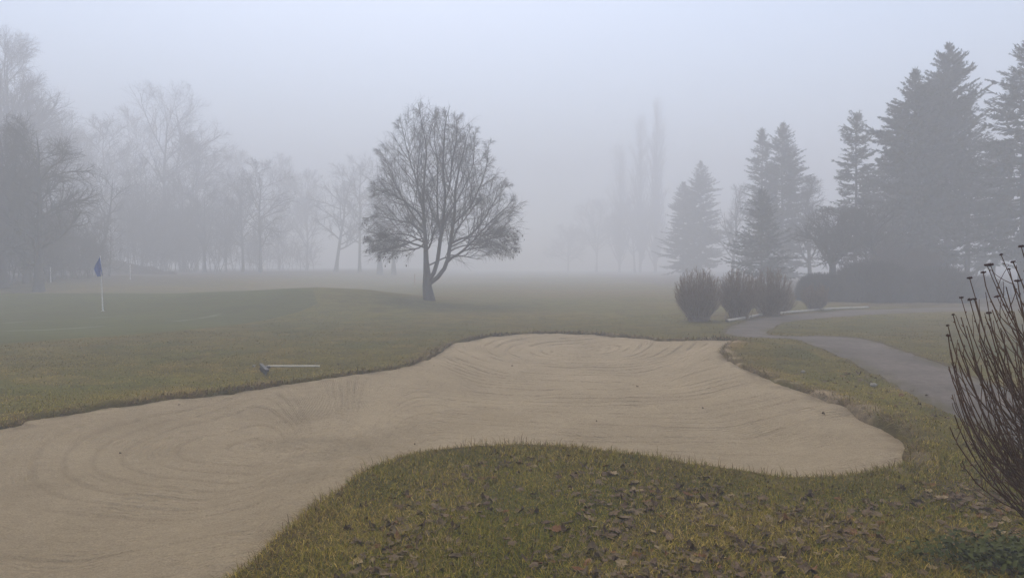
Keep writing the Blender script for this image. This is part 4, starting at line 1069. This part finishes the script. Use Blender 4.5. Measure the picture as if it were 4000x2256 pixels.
# the shrub close to the camera: long arching red-brown stems with dried heads
def near_shrub():
    rng = np.random.default_rng(77)
    Y0 = 3.35; bx = at(4420, 1060, Y0)[0]; z0 = float(H(bx, Y0)); base = np.array([bx, Y0, z0])
    root = thing('bare_shrub', base, 'close bare shrub of long arching red-brown stems tipped with dried flower heads', 'shrub')
    tips = [(3870, 1037, 1), (3857, 1038, 1), (3841, 1066, 1), (3788, 1088, 1), (3911, 996, 1), (3958, 1025, 1), (3943, 1052, 1), (3755, 1164, 1), (3789, 1173, 1), (3807, 1170, 1), (3724, 1230, 1), (3703, 1272, 1), (3896, 1160, 1), (3850, 1140, 0),
            (3704, 1312, 1), (3754, 1238, 0), (3776, 1272, 0), (3714, 1365, 0), (3743, 1338, 0), (3822, 1265, 0), (3863, 1225, 1), (3826, 1322, 0),
            (3706, 1430, 0), (3742, 1412, 0), (3733, 1425, 0), (3720, 1462, 0), (3772, 1508, 0), (3734, 1516, 0), (3719, 1540, 0), (3733, 1572, 0), (3770, 1610, 0),
            (3773, 1626, 0), (3729, 1620, 0), (3711, 1667, 0), (3758, 1797, 0), (3840, 1780, 0), (3800, 1600, 0), (3785, 1720, 0), (3800, 1390, 0), (3760, 1375, 0),
            (3990, 965, 1), (4030, 990, 1), (4080, 940, 1), (4130, 960, 1), (3975, 1100, 1), (4010, 1060, 1), (3930, 1120, 0), (3990, 1180, 0)]
    while len(tips) < 160:
        py = rng.uniform(1180, 1830)
        tips.append((3815 + 390 * rng.random() ** .8 + .00022 * (py - 1420) ** 2, py, 0))
    # basal stems rise off frame to the knots; from each knot the year's growth fans out and bends upward
    nb = 34
    knots = [(rng.uniform(4020, 4380), rng.uniform(1480, 2050), Y0 + rng.normal(0, .22)) for _ in range(nb)]
    fans = [[] for _ in range(nb)]
    for tx, ty, hd in tips:
        cost = [abs((ky - ty) - (250 + .55 * max(kx - tx, 0))) + .25 * abs(kx - tx - 260) + 60 * len(fans[i]) + rng.uniform(0, 60) for i, (kx, ky, _) in enumerate(knots)]
        fans[int(np.argmin(cost))].append((tx, ty, hd))
    t = np.linspace(0, 1, 16)[:, None]
    bez = lambda A, B, C, D: A * (1 - t) ** 3 + 3 * B * t * (1 - t) ** 2 + 3 * C * t ** 2 * (1 - t) + D * t ** 3
    for ki, (kx, ky, kY) in enumerate(knots):
        K = at(kx, ky, kY) - base
        S = np.array([rng.normal(0.05, .10), rng.normal(0, .08), -.03])
        P = bez(S, S + np.array([0, 0, K[2] * .45]), K + np.array([.05, 0, -K[2] * .3]), K)
        P[1:-1] += np.cumsum(rng.normal(0, .003, (14, 3)), 0)
        g = Geo(); g.tubes(P, np.linspace(.0095, .0060, 16), 7)
        hl = []
        for tx, ty, hd in fans[ki]:
            T = at(tx, ty, kY + rng.normal(0, .16)) - base
            D = T - K
            A = P[int(rng.integers(11, 16))]
            D = T - A
            B_ = A + np.array([D[0] * .42, D[1] * .3, D[2] * rng.uniform(-.06, .16)]); C_ = A + np.array([D[0] * .80, D[1] * .7, D[2] * rng.uniform(.36, .58)])
            Q = bez(A, B_, C_, T)
            Q[1:-1] += np.cumsum(rng.normal(0, .0028, (14, 3)), 0) * np.linspace(1, .4, 14)[:, None]
            r0 = rng.uniform(.0026, .0042)
            R = np.linspace(r0 * 1.15, r0 * .55, 16); R[4::4] *= 1.25
            g.tubes(Q, R, 6)
            k = int(rng.integers(3, 7))
            S2, D2, tt, _ = spawn(rng, Q[None], k, .25, .93, 30, 11, (-.3, 0, .5))
            W = grow(rng, S2, D2, rng.uniform(.07, .26, k) * (1.15 - tt * .7), 7, (0, 0, .10), .05)
            g.tubes(W, (r0 * .55) * np.linspace(1, .55, 7)[None] * np.ones((k, 1)), 5)
            S3, D3, _, _ = spawn(rng, Q[None], 6, .4, .98, 38, 6)
            Bq = grow(rng, S3, D3, np.full(6, .014), 3, (0, 0, 0), .02)
            g.tubes(Bq, np.array([[.0022, .0026, .0007]]) * np.ones((6, 1)), 4)
            if hd: hl.append(Q)
        so = link('stem', g.mesh('stem', M_stem), root)
        for Q in hl:
            # dried corymb: short rays ending in a shallow cap of little knobs
            h = Geo(); tip = Q[-1]; ax = norm(Q[-1] - Q[-3]); ax = norm(ax + np.array([0, 0, .8]))
            u = norm(np.cross(ax, [0.3, 1, 0.1])); v = np.cross(ax, u); sz = rng.uniform(.006, .013)
            m = 18; aa = rng.uniform(0, 6.28, m); rr = np.sqrt(rng.random(m)) * sz
            E = tip + u * (rr * np.cos(aa))[:, None] + v * (rr * np.sin(aa))[:, None] + ax * (sz * .6 - rr * .3 + rng.normal(0, .001, m))[:, None]
            ray_ = np.stack([np.repeat(tip[None], m, 0), .5 * (tip + E) - ax * .001, E, E + ax * .003], 1)
            h.tubes(ray_, np.array([[.0014, .0013, .0034, .0016]]) * np.ones((m, 1)), 5)
            link('flower_head', h.mesh('flower_head', M_head), so)
near_shrub()

# ------------------------------------------------------------------ furniture of the course
def box(g, c, s, R=None, bev=.15):
    """box with chamfered edges, as a bevelled prism"""
    x, y, z = np.array(s) * .5; b = min(s) * bev
    prof = [(-x + b, -y), (x - b, -y), (x, -y + b), (x, y - b), (x - b, y), (-x + b, y), (-x, y - b), (-x, -y + b)]
    V = []
    for zz, sc in ((-z, b), (-z + b, 0), (z - b, 0), (z, b)):
        for px, py in prof: V.append((px - math.copysign(sc, px), py - math.copysign(sc, py), zz))
    V = np.array(V)
    if R is not None: V = V @ np.array(R).T
    V = V + np.array(c)
    q = [[l * 8 + i, l * 8 + (i + 1) % 8, (l + 1) * 8 + (i + 1) % 8, (l + 1) * 8 + i] for l in range(3) for i in range(8)]
    t = [[0, i + 1, i] for i in range(1, 7)] + [[24, 24 + i, 24 + i + 1] for i in range(1, 7)]
    g.add(V, q, t)

def flagstick():
    b = gp(402, 1216); z0 = float(H(b[0], b[1])) + .016; Y = b[1]
    root = thing('flagstick', (b[0], Y, z0), 'white flagstick with a limp blue flag standing in the hole of the putting green', 'golf flag')
    zt = at(396, 1000, Y)[2] - z0
    xt = at(392, 1000, Y)[0] - b[0]
    g = Geo(); t = np.linspace(0, 1, 8)
    g.tubes(np.c_[xt * t, 0 * t, -.1 + (zt + .1) * t], np.interp(t, [0, .3, 1], [.022, .020, .013]), 10)
    lathe(g, [(.001, zt + .02), (.016, zt + .01), (.016, zt - .01), (.001, zt - .02)], 10, (xt, 0, 0))
    link('pole', g.mesh('pole', M_white), root)
    # limp cloth hanging in folds beside the pole
    nu, nv = 22, 26; V = []
    for i in range(nv):
        v = i / (nv - 1)
        for j in range(nu):
            u = j / (nu - 1)
            drop = .66 * v
            reach = .20 * math.sin(math.pi * min(1, .06 + v * .80)) ** 1.1 * (1 - .45 * max(0, v - .55) / .45)
            x = xt * (1 - .15 * v) - reach * u * .95 + .05 * math.sin(u * 9 + v * 2) * v * .6 + .07 * v * (1 - u)
            y = -.025 - .055 * math.sin(u * 12 + v * 1.5) * (.3 + .7 * v) - .03 * u
            z = zt - .02 - drop - .10 * u * (1 - v * .4)
            V.append((x, y, z))
    idx = np.arange(nu * nv).reshape(nv, nu)
    q = np.stack([idx[:-1, :-1], idx[:-1, 1:], idx[1:, 1:], idx[1:, :-1]], -1).reshape(-1, 4)
    fo = link('flag', mesh_np('flag', np.array(V), q, None, M_flag), root)
    mo = fo.modifiers.new('thick', 'SOLIDIFY'); mo.thickness = .004
    c = Geo(); lathe(c, [(.062, -.09), (.062, .004), (.052, .006), (.052, -.09), (.001, -.088)], 24)
    link('hole_cup', c.mesh('hole_cup', M_cup), root)
flagstick()

def stake(px, top, base, Y, label, r=.028, mat=None):
    b = at(px, base, Y); t_ = at(px, top, Y); z0 = float(H(b[0], Y))
    hh = max(t_[2] - z0, .5)
    o = Geo(); lathe(o, [(.001, hh + .012), (r * .7, hh + .004), (r, hh - .02), (r, .05), (r * 1.02, -.15)], 10)
    ob = link('boundary_stake', o.mesh('boundary_stake', mat or M_white), None, (b[0], Y, z0))
    tag(ob, label, 'stake', 'boundary stakes along the wood')
stake(198, 1040, 1083, 47.5, 'white boundary stake on the dark bank, closest to the frame edge', r=.035)
stake(508, 1033, 1064, 52.5, 'thinner white boundary stake on the bank, past the blue flag', r=.035)
M_ost = simple('faded orange stake', (.22, .11, .06), (.30, .16, .09), 5, bump=0)
stake(1620, 1070, 1090, 64, 'short faded orange stake on the fairway behind the lone tree', mat=M_ost)

def bunker_rake():
    A = gp(1009, 1440); B = gp(1040, 1472); mid = gp(1032, 1455); E = gp(1249, 1440)
    z0 = float(H(mid[0], mid[1]))
    root = thing('bunker_rake', (mid[0], mid[1], z0), 'bunker rake with pale handle and grey head lying on the grass by the sand', 'rake')
    hd = norm((B - A) * np.array([1, 1, 0])); ax = np.array([hd[0], hd[1], 0]); pr = np.array([ax[1], -ax[0], 0.])
    if pr @ (E - mid) < 0: pr = -pr
    Lh = .80
    R = np.stack([ax, pr, [0, 0, 1]], 1)
    g = Geo(); box(g, (0, 0, .085), (Lh, .055, .035), R)
    box(g, ax * 0 + pr * .055 + np.array([0, 0, .09]), (.12, .07, .035), R)
    h = link('head', g.mesh('head', M_rake, False), root)
    for i in range(13):
        s = -Lh * .46 + i * Lh * .92 / 12
        tg = Geo(); p = ax * s + np.array([0, 0, .075])
        tg.tubes(np.array([p, p - pr * .015 + np.array([0, 0, -.05]), p - pr * .03 + np.array([0, 0, -.085])]), np.array([.009, .008, .003]), 6)
        link('tine', tg.mesh('tine', M_rake), h)
    hg = Geo(); e = np.array([E[0] - mid[0], E[1] - mid[1], .04]); t = np.linspace(0, 1, 6)[:, None]
    s0 = pr * .06 + np.array([0, 0, .10])
    hg.tubes(s0 * (1 - t) + e * t, np.full(6, .017), 10)
    link('handle', hg.mesh('handle', M_alu), root)
bunker_rake()

def log_edging():
    pts = [(2838, 1258), (2975, 1232), (3180, 1214), (3390, 1203)]
    lab = ['pale pole edging the path bend in front of the largest clipped shrub', 'middle pale pole of the path edging, below the third clipped shrub', 'last pale pole of the path edging, below the dark hedge']
    for i in range(3):
        a, b = gp(*pts[i]), gp(*pts[i + 1])
        if i: a = a + (b - a) * .015
        t = np.linspace(0, 1, 14)[:, None]; P = a * (1 - t) + b * t
        P[:, 2] = H(P[:, 0], P[:, 1]) + .035; P[1:-1, :2] += np.random.default_rng(i).normal(0, .015, (12, 2))
        g = Geo(); g.tubes(P - a, np.full(14, .05) * np.linspace(1.05, .9, 14), 9)
        ob = link('edging_pole', g.mesh('edging_pole', M_log), None, a)
        tag(ob, lab[i], 'pole', 'poles edging the footpath')
log_edging()

def pale_wall():
    Y = 41.5
    a = at(3852, 1140, Y); z0 = float(H(a[0], Y))
    root = thing('low_wall', (a[0], Y, z0), 'low pale wall sections half hidden by the close shrub, under the tall edge spruce', 'wall')
    def slab(x0, x1, tops, off):
        X0, X1 = at(x0, 1140, Y)[0] - a[0], at(x1, 1140, Y)[0] - a[0]
        n = len(tops); xs = np.linspace(X0, X1, n); zs = [at(x0, t, Y)[2] - z0 for t in tops]
        V = []
        for y in (off, off + .25):
            for x in xs: V.append((x, y, -.1))
            for x, z in zip(xs, zs): V.append((x, y, z))
        m = 2 * n; q = []
        for i in range(n - 1):
            q += [[i, i + 1, n + i + 1, n + i], [m + i + 1, m + i, m + n + i, m + n + i + 1], [n + i, n + i + 1, m + n + i + 1, m + n + i]]
        q += [[0, n, m + n, m], [n - 1, m + n - 1, m + 2 * n - 1, 2 * n - 1]]
        g = Geo(); g.add(np.array(V), q); link('wall_section', g.mesh('wall_section', M_conc, False), root)
    slab(3852, 3903, [1138, 1126, 1119, 1115], 0)
    slab(3906, 3948, [1114, 1113, 1112], .04)
    slab(3951, 3972, [1108, 1105, 1106], -.05)
pale_wall()

def stones(rng):
    for px, py, s, lb in [(3412, 1509, .04, 'pale stone lying on the grass strip between bunker and path'), (3138, 1455, .03, 'small pale stone on the grass above the bunker lip'),
                          (992, 1432, .025, 'white scrap lying on the grass near the rake head')]:
        b = gp(px, py); z0 = float(H(b[0], b[1]))
        g = Geo(); n, k = 12, 7
        V = []
        for i in range(k):
            ph = math.pi * i / (k - 1)
            for j in range(n):
                th = 2 * math.pi * j / n; r = 1 + rng.normal(0, .10)
                V.append((s * r * math.sin(ph) * math.cos(th) * 1.2, s * r * math.sin(ph) * math.sin(th), s * .7 * r * math.cos(ph) + s * .55))
        idx = np.arange(n * k).reshape(k, n); j = np.roll(np.arange(n), -1)
        g.add(np.array(V), np.stack([idx[:-1], idx[1:], idx[1:][:, j], idx[:-1][:, j]], -1).reshape(-1, 4))
        tag(link('stone', g.mesh('stone', M_stone), None, (b[0], b[1], z0)), lb, 'stone')
stones(np.random.default_rng(8))

# ------------------------------------------------------------------ fog
def haze():
    x0, x1, y0, y1, z0, z1 = -306, 306, -306, 306, -1.7, 43.5
    V = [(x, y, z) for z in (z0, z1) for x, y in ((x0, y0), (x1, y0), (x1, y1), (x0, y1))]
    q = [[3, 2, 1, 0], [4, 5, 6, 7], [0, 1, 5, 4], [1, 2, 6, 5], [2, 3, 7, 6], [3, 0, 4, 7]]
    m = bpy.data.materials.new('fog'); m.use_nodes = True; nt = m.node_tree; nt.nodes.clear()
    out = nt.nodes.new('ShaderNodeOutputMaterial'); v = nt.nodes.new('ShaderNodeVolumePrincipled')
    v.inputs['Color'].default_value = (.836, .848, .872, 1); v.inputs['Density'].default_value = .0142
    v.inputs['Anisotropy'].default_value = 0.0; v.inputs['Density Attribute'].default_value = ''
    nt.links.new(v.outputs[0], out.inputs['Volume'])
    tag(link('haze', mesh_np('haze', np.array(V, float), np.array(q), None, m, smooth=False)), kind='stuff')
haze()

# ------------------------------------------------------------------ light, camera
SUN_EL, SUN_AZ = math.radians(56), math.radians(-12)
w = bpy.data.worlds.new('World'); scene.world = w; w.use_nodes = True
nt = w.node_tree; bg = nt.nodes['Background']
sky = nt.nodes.new('ShaderNodeTexSky'); sky.sky_type = 'NISHITA'; sky.sun_disc = False
sky.sun_elevation = SUN_EL; sky.sun_rotation = SUN_AZ; sky.air_density = 1.0; sky.dust_density = 1.9; sky.ozone_density = 1.0
nt.links.new(sky.outputs[0], bg.inputs[0]); bg.inputs[1].default_value = .10
sd = bpy.data.lights.new('sun', 'SUN'); sd.energy = 1.1; sd.angle = math.radians(40); sd.color = (1, .90, .74)
so = bpy.data.objects.new('sun', sd); COL.objects.link(so)
sv = Vector((math.sin(SUN_AZ) * math.cos(SUN_EL), math.cos(SUN_AZ) * math.cos(SUN_EL), math.sin(SUN_EL)))
so.rotation_euler = (-sv).to_track_quat('-Z', 'Y').to_euler(); so.location = (0, 0, 60)

cd = bpy.data.cameras.new('camera'); cam = bpy.data.objects.new('camera', cd); COL.objects.link(cam)
cam.location = EYE.tolist(); cam.rotation_euler = (math.radians(90) - PITCH, 0, 0)
cd.sensor_width = 36; cd.lens = 36 * F / 4000; cd.clip_start = .05; cd.clip_end = 2000
scene.camera = cam
vs = scene.view_settings; vs.view_transform = 'Standard'; vs.look = 'None'; vs.gamma = 1; vs.exposure = 1.66; vs.use_curve_mapping = False
cy = scene.cycles
cy.volume_bounces = 4; cy.max_bounces = 8; cy.diffuse_bounces = 3; cy.transparent_max_bounces = 8
print('blades', n_blades, 'leaves', n_leaves)
